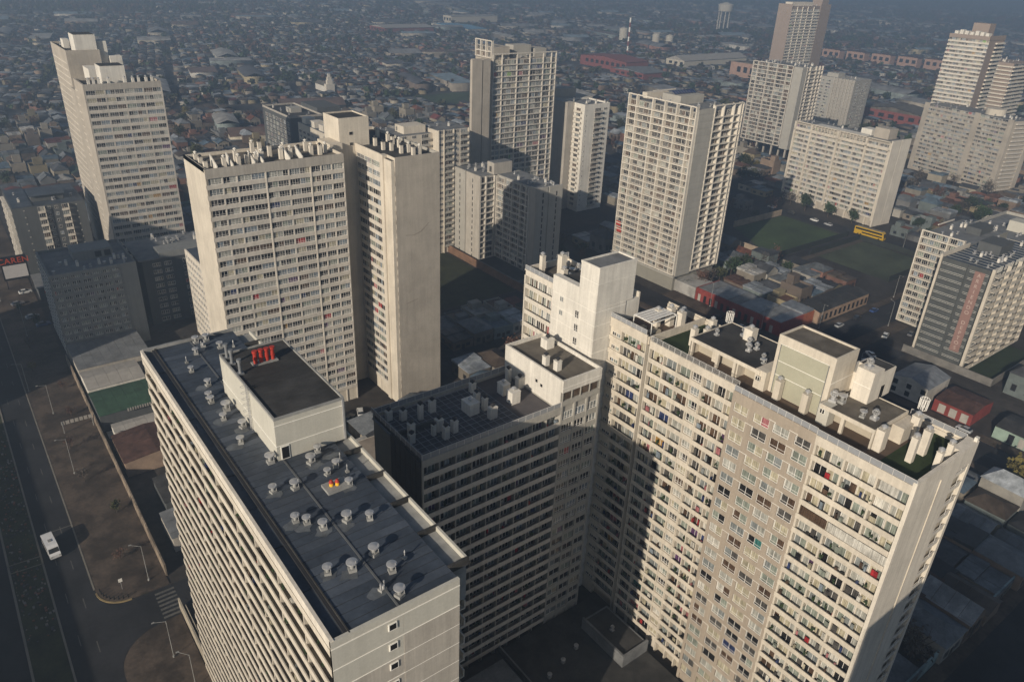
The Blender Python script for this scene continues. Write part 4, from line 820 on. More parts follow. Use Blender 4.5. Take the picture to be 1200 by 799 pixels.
# T, U, V lower left blocks
T_ = Bld('charcoal_block', 'dark block with two ladders of white balconies at the left edge', 17.2, 316, 'apartment block')
T_.box('wall', 17.2, 316, 0, 41, 343, 26, DARKF); T_.box('roof', 17.5, 316.3, 26, 24, 342.7, 26.4, ROOFA); T_.box('roof', 24, 316.3, 26, 40.7, 342.7, 26.1, ROOFA); T_.box('penthouse', 24.5, 322, 26.1, 35, 330, 28.3, DARKF); T_.box('roof', 24, 321, 28.3, 35.5, 331, 28.6, ROOFA)
FT_ = Face(17.2, 316, 0); FT2 = Face(17.2, 343, -90)
for i in range(10):
    z = 1.0 + i * 2.5
    for u in (8.0, 15.8):
        q = MB(); FT_.box(q, u, u + 2.4, 0, 1.1, z, z + .2); FT_.box(q, u, u + 2.4, .98, 1.1, z + .2, z + .9); FT_.box(q, u + 2.3, u + 2.4, 0, 1.1, z + .9, z + 2.3); T_.part('balcony', q, CREAM2)
        T_.win(FT_, u + .2, .02, z + .3, 2.0, 1.9, MIX_F, rail=False)
    for u in (11.2, 13.6): T_.win(FT_, u, .02, z + .8, 1.1, 1.2, MIX_D, rail=False)
    for u in (3.5, 20.5): q = MB(); FT_.box(q, u, u + .5, 0, .12, z + 1.2, z + 1.6); T_.part('vent_grille', q, FRAMED)
    for u in (2, 7, 12, 17, 22): q = MB(); FT2.box(q, u, u + 3.6, 0, 1.2, z, z + 1.1); T_.part('balcony', q, CREAM2)
roof_bits(T_, 18, 318, 39, 341, 26.1, 8, 14); T_.finish()
U_ = Bld('grey_block', 'grey shaded block with uneven window rows beside the wide avenue, left of photo', 17.5, 239, 'apartment block')
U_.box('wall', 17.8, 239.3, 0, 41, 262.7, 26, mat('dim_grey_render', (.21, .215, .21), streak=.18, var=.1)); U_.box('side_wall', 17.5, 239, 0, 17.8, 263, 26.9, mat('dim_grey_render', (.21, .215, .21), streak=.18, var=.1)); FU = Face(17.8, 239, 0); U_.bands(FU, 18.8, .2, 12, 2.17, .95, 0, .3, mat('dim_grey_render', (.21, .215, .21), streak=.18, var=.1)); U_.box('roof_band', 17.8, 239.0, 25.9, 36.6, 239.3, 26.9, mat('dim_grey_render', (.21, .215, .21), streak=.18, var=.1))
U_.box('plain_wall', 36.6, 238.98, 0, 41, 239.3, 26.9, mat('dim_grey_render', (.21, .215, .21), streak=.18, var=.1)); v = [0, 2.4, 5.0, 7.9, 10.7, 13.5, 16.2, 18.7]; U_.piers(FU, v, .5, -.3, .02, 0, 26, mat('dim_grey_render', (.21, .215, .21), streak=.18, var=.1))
U_.winrow(FU, [(a_ + .3, b_ - .3) for a_, b_ in zip(v, v[1:])], -.2, 1.15, 12, 2.17, 1.22, MIX_D, ww=1.2)
U_.winrow(Face(17.5, 263, -90), [(i * 3 + .8, i * 3 + 2.2) for i in range(8)], .02, 1.15, 12, 2.17, 1.22, MIX_D, ww=1.4)
parapet(U_, 17.8, 239.3, 41, 262.7, 26, 26.9, mat('dim_grey_render', (.21, .215, .21), streak=.18, var=.1)); U_.box('roof', 18.1, 239.6, 26, 40.7, 262.4, 26.1, ROOFG); U_.box('roof_room', 26, 250, 26.1, 37, 258, 28.9, mat('dim_grey_render', (.21, .215, .21), streak=.18, var=.1)); roof_bits(U_, 19, 241, 39, 249, 26.1, 14, 15)
for u in (6, 8.6): q = MB(); q.box(26 + u, 249.9, 26.5, 27.8 + u, 250, 28.3); U_.part('opening', q, HDARK)
U_.finish()
V_ = Bld('grey_block', 'darker grey shaded block behind and right of the block beside the avenue', 44, 250, 'apartment block')
V_.box('wall', 44.5, 249.5, 0, 66, 262, 22.6, DARKF); V_.box('roof', 43.5, 249, 22.6, 70, 270, 23.0, ROOFG); V_.box('wall', 66, 252, 0, 70, 268, 22.6, DARKF)
V_.winrow(Face(44.5, 249.5, 0), [(3, 5.6), (6.6, 9), (12.4, 15), (16, 18.2)], .02, .8, 9, 2.4, 1.3, MIX_D, ww=1.3); V_.box('roof_step', 50, 249.2, 23.0, 64, 256, 24.6, mat('dim_grey_render', (.21, .215, .21), streak=.18, var=.1)); roof_bits(V_, 52, 258, 69, 269, 23.0, 16, 16); V_.finish()

# L, M, N, O, Q, R, S
L_ = Bld('lattice_tower', 'white lattice tower raised on stilts at upper right with a shaded grey corner strip', 451, 287)
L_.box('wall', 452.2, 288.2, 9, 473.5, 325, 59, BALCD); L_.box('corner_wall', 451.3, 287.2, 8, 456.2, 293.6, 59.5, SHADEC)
FL1 = Face(451, 325, -90); lattice(L_, FL1, 31, 9, 21, 2.4, [0, 4, 12, 19, 26.5, 31], 1.1, BANDC, MIX_F, ww=2.8, zmin=14, top=59.8)
FL2 = Face(456.2, 287, 0); lattice(L_, FL2, 18, 9, 21, 2.4, [0, 4, 10.5, 14.5, 18], 1.1, BANDC, MIX_F, ww=2.8, zmin=14, top=59.8)
L_.box('floor_beam', 451, 294, 59.4, 451.5, 325, 59.8, BANDC); L_.box('roof', 452.4, 288.4, 59.0, 473.3, 324.8, 59.1, ROOFG); roof_bits(L_, 453, 290, 472, 323, 59.1, 34, 17)
for x in (453, 462, 471):
    for y in (289, 300, 312, 323): L_.box('stilt', x, y, 0, x + 1, y + 1, 9, GREYC)
L_.finish()
M_ = Bld('brown_sided_tower', 'hazy far tower with blank brown sides above the stilted lattice tower', 625, 420)
M_.box('wall', 625, 420.7, 0, 684, 434, 86.5, mat('mauve_brown_render', (.27, .22, .19), var=.04)); M_.box('side_wall', 624.5, 420.0, 0, 625, 434, 88, MATS['mauve_brown_render']); M_.box('front_wall', 668, 420, 0, 684, 420.7, 88, MATS['mauve_brown_render'])
FM = Face(625, 420.3, 0); M_.bands(FM, 43, 8, 31, ST, .9, .5, .3, CREAM2); M_.piers(FM, [8, 16, 24, 33], .7, -.2, .55, 0, 86, CREAM2); M_.winrow(FM, [(.5, 7.5), (8.5, 15.5), (16.5, 23.5), (24.5, 32.5), (33.5, 42.5)], -.2, 8.95, 31, ST, 1.4, MIX_A, ww=3.2, zmin=40)
M_.box('crown', 628, 423, 86.5, 660, 430, 89.5, CREAM2); roof_bits(M_, 628, 422, 668, 432, 86.5, 12, 18); M_.box('plant_room', 672, 422, 86.5, 682, 432, 92, MATS['mauve_brown_render']); M_.finish()
N_ = Bld('far_block', 'small hazy grey block just right of the stilted lattice tower', 598, 332)
N_.box('wall', 598, 332, 0, 622, 366, 38, SHADEC); N_.box('plant_room', 602, 350, 38, 612, 360, 41, SHADEC); N_.winrow(Face(598, 366, -90), [(2, 7), (9, 13)], .02, 2, 14, 2.5, 1.3, MIX_D, ww=2.5, rail=False); N_.piers(Face(598, 366, -90), [16, 19, 22, 25, 28, 31, 33.5], .8, 0, .8, 0, 38.5, GREYC); N_.bands(Face(598, 350, -90), 18, 1, 15, 2.5, .7, .6, 0, GREYC)
N_.winrow(Face(598, 332, 0), [(3, 9), (12, 20)], .02, 2, 14, 2.5, 1.3, MIX_D, ww=2.5, rail=False); roof_bits(N_, 600, 334, 620, 348, 38, 6, 19); N_.finish()
O_ = Bld('ribbon_tower', 'tall hazy tower at upper right edge with white floor ribbons and a mauve corner strip', 530, 214.8)
MV = MATS['mauve_brown_render']
O_.box('wall', 530.4, 215.2, 0, 552, 239.3, 82.5, MV); FO = Face(530, 239.3, -90); O_.bands(FO, 24.5, 4, 32, 2.4, .95, .3, .3, CREAM2); O_.winrow(FO, [(.2, 6), (6.4, 12), (12.4, 18), (18.4, 24.3)], -.3, 4.95, 32, 2.4, 1.4, MIX_A, ww=1.9, zmin=22)
O_.box('crown', 530, 214.9, 80.8, 552, 215.2, 83.4, MV); O_.box('crown', 529.9, 214.9, 80.8, 530.4, 239.4, 83.0, MV)
for i in range(7): O_.box('roof_room', 532, 217 + i * 3.1, 82.6, 536, 219 + i * 3.1, 84.6 + (i % 3) * .4, WHITEW)
FO2 = Face(540, 215, 0); O_.bands(FO2, 12, 4, 32, 2.4, .9, 1.0, .2, CREAM2, 'balcony'); O_.winrow(FO2, [(.3, 5.8), (6.2, 11.6)], .02, 4.9, 31, 2.4, 1.4, MIX_D, ww=4, zmin=99)
O_.box('plant_room', 542, 222, 82.5, 550, 232, 89.5, MV); O_.finish()
O2 = Bld('far_block', 'hazy balcony tower just behind the mauve strip tower at upper right edge', 575, 214)
O2.box('wall', 575, 214, 0, 602, 236, 66, MV); F5 = Face(575, 214, 0); O2.bands(F5, 27, 2, 26, 2.45, .9, 1.0, 0, CREAM2, 'balcony'); O2.winrow(F5, [(1, 9), (10, 18), (19, 26)], .02, 2.9, 26, 2.45, 1.4, MIX_D, ww=4, zmin=99); F6 = Face(575, 236, -90); O2.bands(F6, 22, 2, 26, 2.45, .9, 1.0, 0, CREAM2, 'balcony'); roof_bits(O2, 577, 216, 600, 234, 66, 10, 20); O2.finish()
Q_ = Bld('wide_slab', 'wide hazy slab with mixed curtains in front of the tall tower at the right edge', 501, 177)
Q_.box('wall', 501.3, 177.3, 0, 521, 238, 41.5, TAN); FQ = Face(501, 238, -90)
Q_.bands(FQ, 61, .8, 17, 2.42, 1.0, 0, .3, TAN); Q_.piers(FQ, [2, 38, 59.6], 3.4, -.3, .3, 0, 42.5, TAN); Q_.piers(FQ, [9.5, 15, 20.5, 26, 31.5, 43, 48.5, 54], .35, -.2, .1, 0, 41, TAN)
Q_.winrow(FQ, [(3.8, 9.3), (9.7, 14.8), (15.2, 20.3), (20.7, 25.8), (26.2, 31.3), (31.7, 36.1), (40, 42.8), (43.2, 48.3), (48.7, 53.8), (54.2, 57.7)], -.15, 1.8, 17, 2.42, 1.35, MIX_A, ww=2.5, zmin=8)
FQ2 = Face(504, 177.2, 0); Q_.bands(FQ2, 13, .8, 17, 2.42, .9, .9, 0, BANDC, 'balcony'); Q_.box('end_pier', 517.4, 176.4, 0, 521, 177.6, 42.6, TAN)
Q_.box('roof', 501.5, 177.5, 41.5, 520.8, 237.8, 41.6, ROOFG); q = MB(); q.cyl(512, 197, 41.6, 45.2, 5.5, 5.5, 20); Q_.part('drum_room', q, CREAM); roof_bits(Q_, 503, 180, 519, 236, 41.6, 14, 21); Q_.finish()
Q_.e.rotation_euler.z = R(-14)
R_ = Bld('cream_slab', 'cream slab with lattice crown and blank sunlit end behind the yellow bus', 369, 179)
R_.box('wall', 370.2, 179.2, 0, 384, 236, 41.5, TAN); FR = Face(369, 236.5, -90)
vR = [0, 7.4, 14.5, 22, 29.5, 37, 44, 50.5, 57.3]; R_.bands(FR, 57.3, 4, 15, ST, .95, -.35, 1.2, BANDC); R_.piers(FR, [0.6, 11, 27.5, 44, 56.9], 1.1, -1.1, .1, 3, 42.3, CREAM); R_.piers(FR, vR[1:-1], .35, -1.0, -.2, 3, 41, BANDC)
R_.winrow(FR, [(a_ + .4, b_ - .4) for a_, b_ in zip(vR, vR[1:])], -.95, 4.95, 15, ST, 1.4, MIX_A, ww=2.2, zmin=-99)
R_.box('end_wall', 369, 178.7, 0, 376.4, 179.3, 43, CREAM2); R_.box('end_wall', 376.6, 178.7, 0, 384.2, 179.3, 43, CREAM2)
R_.bands(FR, 57.3, 37.9, 1, 1, .5, .1, 1.1, CREAM); R_.bands(FR, 57.3, 41.9, 1, 1, .45, .1, 1.1, CREAM); R_.bands(FR, 33, 40.0, 1, 1, .25, .05, .4, CREAM, u0_=11)
R_.piers(FR, [11.5 + i * 1.9 for i in range(18)], .3, -.4, .05, 38.4, 42, CREAM)
R_.box('roof', 370.4, 180, 41.5, 383.8, 235.8, 41.6, ROOFG); R_.box('roof_room', 376, 186, 41.6, 383, 194, 46.5, TAN); R_.box('roof_room', 377, 196, 41.6, 383, 202, 44.5, WHITEW); R_.box('white_roof', 371, 196, 41.6, 376, 225, 42.2, WHITEW)
for y in range(183, 236, 6): R_.box('ground_pier', 369.3, y, 0, 370.2, y + .8, 3.9, CREAM)
roof_bits(R_, 372, 204, 383, 234, 41.6, 8, 22); R_.finish(); R_.e.rotation_euler.z = R(-5)
S_ = Bld('bannered_block', 'slate-clad block with a tall pink rental banner and cream lattice side, right edge', 248.8, 79.2, 'apartment block')
S_.box('wall', 249.2, 80.4, 0, 290, 96, 34, OLIVE); S_.box('wall', 269.9, 96, 0, 300, 112, 34, BALCD); FS = Face(248.9, 95.8, -90)
for i in range(14):
    z = .6 + i * ST
    q = MB(); FS.box(q, .8, 8.6, -.3, 0, z, z + 2.3); S_.part('cladding_panel', q, OLIVE); q = MB(); FS.box(q, 9.3, 15.4, -.3, 0, z, z + 2.3); S_.part('cladding_panel', q, OLIVE)
    for zz in (z + .1, z + .62): S_.box('joint', 248.84, 87.4, zz, 248.9, 94.8, zz + .06, JOINT); S_.box('joint', 248.84, 80.6, zz, 248.9, 86.3, zz + .06, JOINT)
S_.piers(FS, [.3], .7, -.5, .12, 0, 35.4, CREAM); S_.piers(FS, [16.2], .9, -1, .12, 0, 35.3, CREAM)
FS2 = Face(249.6, 79.2, 0)
for i in range(14):
    z = .8 + i * ST
    q = MB(); FS2.box(q, .4, 40, 0, 1.15, z, z + .22); S_.part('floor_beam', q, CREAM)
    for k in range(5):
        u = 1.0 + k * 7.9; q = MB(); FS2.box(q, u + 3.6, u + 7.2, 1.0, 1.15, z + .22, z + 1.15); FS2.box(q, u + 7.1, u + 7.3, 0, 1.1, z + .22, z + 2.45); S_.part('balcony', q, CREAM)
        S_.win(FS2, u + .4, -1.15, z + .3, 2.8, 1.9, MIX_D, rail=False); S_.win(FS2, u + 3.8, -1.15, z + .3, 2.8, 1.9, MIX_D, rail=False)
FS3 = Face(268.7, 112, -90); lattice(S_, FS3, 14.6, .8, 14, ST, [0, 9.4, 14.6], 1.15, CREAM2, MIX_D, ww=2.3, top=35.4); S_.box('floor_beam', 268.7, 97.4, 35.1, 269.1, 112, 35.5, CREAM2); S_.box('floor_beam', 280, 111.6, 35.1, 292, 112, 35.5, CREAM2)
S_.box('side_wall', 249.6, 95.6, 33.6, 269, 96.1, 35.4, CREAM); S_.box('roof', 249.7, 80.6, 34, 289.8, 95.4, 34.1, ROOFA); S_.box('roof', 270.2, 96.2, 34, 299.8, 111.5, 34.1, ROOFG)
S_.box('plant_room', 268, 86, 34.1, 278, 93, 37.2, DARKF); S_.box('plant_room', 284, 99, 34.1, 294, 104, 36.5, DARKF); roof_bits(S_, 252, 82, 287, 94, 34.1, 26, 23); roof_bits(S_, 271, 98, 298, 110, 34.1, 14, 24)
for k in range(14): S_.box('roof_seam', 250 + k * 2.8, 80.7, 34.1, 250.12 + k * 2.8, 95.3, 34.2, GUTTER)
# the banner with its lettering
bn = MB(); bn.box(248.62, 81.6, 6.0, 248.82, 84.6, 33.4); bo = S_.part('banner', bn, mat('pink_banner', (.24, .145, .125), rough=.8, var=.06), label='faded pink vertical rental banner')
def text_part(txt, parent, loc, rot, size, m, name='lettering', space=1.0, ext=.02):
    cu = bpy.data.curves.new('t', 'FONT'); cu.body = txt; cu.size = size; cu.align_x = 'CENTER'; cu.align_y = 'CENTER'; cu.extrude = ext; cu.space_character = space
    t = bpy.data.objects.new('t', cu); C.objects.link(t); dg = bpy.context.evaluated_depsgraph_get(); me = bpy.data.meshes.new_from_object(t.evaluated_get(dg)); bpy.data.objects.remove(t)
    me.materials.clear(); me.materials.append(m); o = bpy.data.objects.new(name, me); C.objects.link(o)
    p = (0, 0, 0); e = parent
    while e is not None: p = e.get('_o', p) if '_o' in e else p; e = e.parent
    o.parent = parent; o.location = (loc[0] - p[0], loc[1] - p[1], loc[2] - p[2]); o.rotation_euler = rot; return o
for k, ch in enumerate('ARRIENDO DEPTOS'):
    if ch != ' ': text_part(ch, bo, (248.58, 83.1, 32.2 - k * 1.78), (R(90), 0, R(-90)), 1.7, mat('faded_letter', (.46, .37, .33), var=.1), 'letter')
S_.finish()
S2 = Bld('flat_block', 'grey flat-roofed block with a low parapet behind the bannered slate block, right edge', 300, 84, 'apartment block')
S2.box('wall', 301, 84, 0, 340, 112, 30, SHADEC); parapet(S2, 301, 84, 340, 112, 30, 31.2, SHADEC, .4); S2.box('roof', 301.4, 84.4, 30, 339.6, 111.6, 30.1, ROOFG); S2.box('plant_room', 316, 96, 30.1, 322, 102, 34, PANELG); S2.winrow(Face(301, 112, -90), [(3 + i * 6, 7 + i * 6) for i in range(4)], .02, 1.6, 11, 2.5, 1.4, MIX_D, ww=2, rail=False); roof_bits(S2, 303, 86, 338, 110, 30.1, 14, 25); S2.finish()

# ------------------------------------------------------------------ things on the streets
def lamp_post(x, y, h, rz, label, arms=1, grp='street lamps along the avenue'):
    t = thing('street_lamp', label, 'street lamp', (x, y, .14), grp, rz=0)
    q = MB(); q.cyl(x, y, .14, h, .08, .05, 8); q.cyl(x, y, .14, .5, .2, .2, 8); q.build('pole', GUTTER, t)
    for k in range(arms):
        a = rz + k * math.pi; ex, ey = x + 2.0 * math.cos(a), y + 2.0 * math.sin(a)
        q = MB(); q.bar((x, y, h - .1), (ex, ey, h + .35), .06); q.build('arm', GUTTER, t)
        q = MB(); q.box(ex - .25, ey - .12, h + .28, ex + .25, ey + .12, h + .4); q.build('lamp_head', GUTTER, t)
for k, (x, y, h, rz, lb) in enumerate(((13.4, 130.7, 9, 2.6, 'tall street lamp on the pavement just above the zebra crossing'), (12.2, 108.9, 9, 2.9, 'street lamp below the zebra crossing beside the pale wall'), (13.5, 100.4, 8, 2.4, 'street lamp lowest in the photo beside the pale wall'),
        (8.1, 176.4, 10, 3.1, 'bright lamp pole on the avenue pavement left of the dark yard'), (8.5, 207.7, 9, 3.1, 'thin lamp pole on the avenue pavement level with the white roofed shed'), (4.9, 223.8, 9, 3.1, 'lamp pole at the avenue kerb beside the grey block podium'),
        (9.5, 262, 12, 3.1, 'tall lamp pole in front of the orange lettered sign'), (6.0, 296, 12, 3.1, 'lamp pole at the avenue kerb farthest up the left edge'))): lamp_post(x, y, h, rz, lb, 1)
for k, (x, y, lb) in enumerate(((238, 124, 'lamp pole on the kerb beside the red corner building'), (262, 111, 'tall lamp pole across the street from the tan terrace'), (290, 124, 'lamp pole on the kerb nearest the worn dirt field'), (318, 111, 'lamp pole near the bottom left corner of the lattice side block'),
        (219, 135, 'street pole in front of the long red wall'), (219, 158, 'street pole at the upper end of the long red wall'), (215, 96, 'street pole behind the cream block lift house'), (345.5, 150, 'pole beside the worn dirt field near the yellow bus'), (345.4, 140, 'second pole beside the worn dirt field, nearer the camera'))): lamp_post(x, y, 9.5, 1.2 if k % 2 else 4.2, lb, 1, 'street lamps in the eastern streets')
# cars
_CR = {}
def car_meshes():
    if _CR: return _CR
    def loft(sec, m=0):
        q = MB(); n = len(sec[0])
        for s_ in sec: q.v += s_
        for i in range(len(sec) - 1):
            for j in range(n):
                k = (j + 1) % n; q.f.append((i * n + j, i * n + k, (i + 1) * n + k, (i + 1) * n + j)); q.mi.append(m)
        q.f.append(tuple(range(n))[::-1]); q.mi.append(m); q.f.append(tuple((len(sec) - 1) * n + j for j in range(n))); q.mi.append(m)
        return q
    def ring(x, w, z0, z1): return [(x, -w, z0), (x, w, z0), (x, w * 1.02, (z0 + z1) / 2), (x, w * .9, z1), (x, -w * .9, z1), (x, -w * 1.02, (z0 + z1) / 2)]
    _CR['body'] = loft([ring(-2.1, .78, .3, .75), ring(-1.95, .86, .22, .92), ring(-1.2, .88, .2, .95), ring(.9, .88, .2, .93), ring(1.9, .84, .22, .82), ring(2.1, .74, .3, .6)]).mesh('body', CARP)
    _CR['cabin'] = loft([ring(-1.75, .76, .9, .93), ring(-1.25, .74, .9, 1.36), ring(.15, .74, .9, 1.4), ring(.95, .76, .88, .93)]).mesh('windows', CARG)
    q = MB(); q.box(-1.2, -.62, 1.36, .15, .62, 1.43); _CR['roof'] = q.mesh('roof', CARP)
    q = MB()
    k = 12
    for sgn in (-1, 1):
        q.v += [(.31 * math.cos(2 * math.pi * i / k), sgn * .1, .31 * math.sin(2 * math.pi * i / k)) for i in range(k)]
    q.f += [tuple(range(k)), tuple(range(2 * k - 1, k - 1, -1))] + [(i, i + k, (i + 1) % k + k, (i + 1) % k) for i in range(k)]; q.mi += [0] * (k + 2)
    _CR['wheel'] = q.mesh('wheel', TYRE); return _CR
CARCOL = {'white': (.62, .62, .6), 'silver': (.34, .35, .36), 'black': (.02, .02, .022), 'red': (.30, .02, .02), 'blue': (.03, .06, .18), 'grey': (.12, .12, .13), 'dark green': (.02, .06, .03)}
def car(x, y, rz, colr, label, z=.03, grp='cars parked in the streets', s=1.0):
    m = car_meshes(); e = thing('parked_car', label, 'car', (x, y, z), grp, rz=rz); e.scale = (s, s, s); c = CARCOL[colr] + (1,)
    for nm, off in (('body', None), ('cabin', None), ('roof', None)):
        o = bpy.data.objects.new({'cabin': 'windows'}.get(nm, nm), m[nm]); C.objects.link(o); o.parent = e; o.color = c
    for wx in (-1.3, 1.3):
        for wy in (-.78, .78): o = bpy.data.objects.new('wheel', m['wheel']); C.objects.link(o); o.parent = e; o.location = (wx, wy, .31)
car(252.5, 106.9, .3, 'white', 'white car parked in the dark yard left of the bannered slate block', s=1.1); car(306, 74.5, .2, 'white', 'white car beside the lawn at the right edge, below the cream lattice side')
for k, (x, y, rz, cl, lb) in enumerate(((14.0, 300, .1, 'white', 'white car parked just below the orange lettered sign'), (10.5, 290, .2, 'grey', 'grey car in the lot left of the white car under the sign'), (13, 276, .1, 'silver', 'silver car in the small lot beside the grey block'), (15, 268, .1, 'blue', 'blue car in the small lot nearest the grey block wall'),
        (213.4, 62, 1.57, 'silver', 'silver car at the kerb behind the cream block, near the white gabled house'), (213.5, 140, 1.57, 'white', 'white car parked by the long red wall'), (213.4, 150, 1.57, 'black', 'black car parked by the upper end of the long red wall'), (246, 120.9, 0, 'silver', 'silver car parked at the kerb right of the red corner building'),
        (258, 120.9, 0, 'black', 'black car parked at the kerb outside the tan terrace'), (270, 121, 0, 'blue', 'blue car farther along the kerb outside the tan terrace'), (228, 99.5, 1.3, 'white', 'white car with another beside it behind the cream block lift house'), (234, 102, 1.1, 'white', 'white car right of its white neighbour behind the lift house'),
        (352, 200, 1.57, 'white', 'white car left of the yellow bus beside the grass field corner'), (352, 192, 1.57, 'silver', 'silver car directly left of the yellow bus'), (352.2, 214, 1.57, 'black', 'black car beside the far corner of the grass field'), (352, 226, 1.57, 'white', 'white car at the foot of the cream slab, left of the bus'), (197.5, 226, 1.5, 'grey', 'grey car in the street below the slim white tower'),
        (203, 233, 1.5, 'white', 'white car in the street below the slim white tower'), (206, 240, 1.4, 'silver', 'silver car in the street nearest the slim white tower'), (262, 102.5, .2, 'grey', 'dark grey car in the yard right of the white car by the slate block'))): car(x, y, rz, cl, lb)
# white minibus on the avenue (front towards the camera's lower edge)
vn = thing('minibus', 'white minibus driving along the dark avenue at lower left', 'minibus', (-.6, 150.7, .03), rz=R(-85)); vn['_o'] = (0, 0, 0)
WP = mat('white_vehicle_paint', (.66, .66, .66), rough=.3, coat=.5, var=.02)
q = MB(); L2, w_ = 3.3, 1.02
prof = [(-3.2, .45), (-3.25, 1.4), (-3.1, 2.55), (-2.6, 2.72), (1.6, 2.72), (2.35, 2.4), (2.85, 1.45), (3.35, 1.15), (3.4, .45)]
k = len(prof); q.v += [(x, -w_, z) for x, z in prof] + [(x, w_, z) for x, z in prof]; q.f += [tuple(range(k - 1, -1, -1)), tuple(range(k, 2 * k))] + [(i, (i + 1) % k, (i + 1) % k + k, i + k) for i in range(k)]; q.mi += [0] * (k + 2)
q = [q.build('body', WP, vn)]
m_ = MB(); m_.quad([(2.38, -.88, 2.33), (2.86, -.92, 1.5), (2.86, .92, 1.5), (2.38, .88, 2.33)]); bpy_o = m_.build('windscreen', CARG, vn); bpy_o.location = (.03, 0, .02)
m_ = MB(); m_.quad([(-3.14, -.85, 2.45), (-3.14, .85, 2.45), (-3.25, .85, 1.6), (-3.25, -.85, 1.6)]); m_.build('rear_window', CARG, vn).location = (-.03, 0, 0)
for s_ in (-1, 1):
    for a_, b_ in ((-2.9, -1.7), (-1.6, -.5), (-.4, .7), (.85, 2.0)): m_ = MB(); m_.box(a_, s_ * 1.0, 1.55, b_, s_ * 1.035, 2.3); m_.build('side_window', CARG, vn)
    for x in (-2.2, 2.2): o = bpy.data.objects.new('wheel', car_meshes()['wheel']); C.objects.link(o); o.parent = vn; o.location = (x, s_ * .95, .38); o.scale = (1.2, 1.2, 1.2)
    m_ = MB(); m_.box(3.3, s_ * .6, .8, 3.42, s_ * .95, 1.05); m_.build('headlight', PANES['white'], vn)
m_ = MB(); m_.box(-.3, -.3, 2.72, .5, .3, 2.85); m_.build('roof_hatch', GUTTER, vn)
# yellow double-deck coach
bs = thing('coach', 'bright yellow double-deck coach parked beside the worn dirt field', 'bus', (353.2, 170.5, .03), rz=R(-87)); bs['_o'] = (0, 0, 0)
q = MB(); prof = [(-7.4, .4), (-7.4, 3.9), (-7.0, 4.1), (6.3, 4.1), (7.0, 3.4), (7.4, 1.6), (7.4, .4)]; k = len(prof)
q.v += [(x, -1.25, z) for x, z in prof] + [(x, 1.25, z) for x, z in prof]; q.f += [tuple(range(k - 1, -1, -1)), tuple(range(k, 2 * k))] + [(i, (i + 1) % k, (i + 1) % k + k, i + k) for i in range(k)]; q.mi += [0] * (k + 2); q.build('body', mat('coach_yellow', (.46, .29, .02), rough=.35, coat=.4, var=.04), bs)
for s_ in (-1, 1):
    m_ = MB(); m_.box(-6.9, s_ * 1.24, 2.75, 6.4, s_ * 1.28, 3.6); m_.build('upper_windows', CARG, bs); m_ = MB(); m_.box(-3.5, s_ * 1.24, 1.35, 6.6, s_ * 1.28, 2.0); m_.build('lower_windows', CARG, bs)
    for x in (-5.2, -3.9, 5.2): o = bpy.data.objects.new('wheel', car_meshes()['wheel']); C.objects.link(o); o.parent = bs; o.location = (x, s_ * 1.1, .5); o.scale = (1.5, 1.5, 1.5)
m_ = MB(); m_.quad([(7.02, -1.1, 3.35), (7.41, -1.1, 1.6), (7.41, 1.1, 1.6), (7.02, 1.1, 3.35)]); m_.build('windscreen', CARG, bs).location = (.03, 0, 0)
m_ = MB(); m_.box(-6.8, -.7, 4.1, 5.8, .7, 4.16); m_.build('roof_panel', ROOFG, bs)
# shop sign with its lettering
sg = thing('shop_sign', 'roadside sign with orange letters above a white price board, left edge', 'sign', (13, 306, 0))
q = MB(); q.bar((9.6, 306.2, 0), (9.6, 306.2, 12.4), .3); q.bar((16.6, 306.2, 0), (16.6, 306.2, 12.4), .3); q.build('posts', HDARK, sg)
q = MB(); q.box(9.0, 305.7, 3.5, 17.2, 306.1, 12.4); q.build('panel', HDARK, sg); q = MB(); q.box(9.5, 305.6, 4.3, 16.7, 305.7, 9.0); wb = q.build('price_board', mat('sign_white', (.5, .48, .47), var=.05), sg)
for i in range(4):
    for j in range(5):
        q = MB(); q.box(9.7 + i * 1.75, 305.56, 4.5 + j * .9, 9.7 + i * 1.75 + (1.5 if (i + j) % 3 else 1.0), 305.6, 4.62 + j * .9); 
        q.build('price_line', HDARK if (i * j) % 4 == 2 else mat('price_print', (.28, .14, .13), var=.1), wb)
text_part('CAREN', sg, (13.1, 305.6, 10.6), (R(90), 0, 0), 2.9, mat('orange_red_letter', (.50, .07, .02), rough=.5, var=.05), 'lettering', 1.05, .06)
sc_ = thing('shop_canopy', 'low dark shop canopy with red letters right of the orange lettered sign', 'canopy', (19, 296, 0)); q = MB(); q.box(17.4, 290, 0, 27, 304, 4.6); q.build('wall', DARKF, sc_); q = MB(); q.box(17.0, 289.6, 4.6, 27.4, 304.4, 4.9); q.build('roof', ROOFG, sc_)
text_part('CA', sc_, (20.6, 289.9, 2.8), (R(90), 0, 0), 2.4, MATS['orange_red_letter'], 'lettering')
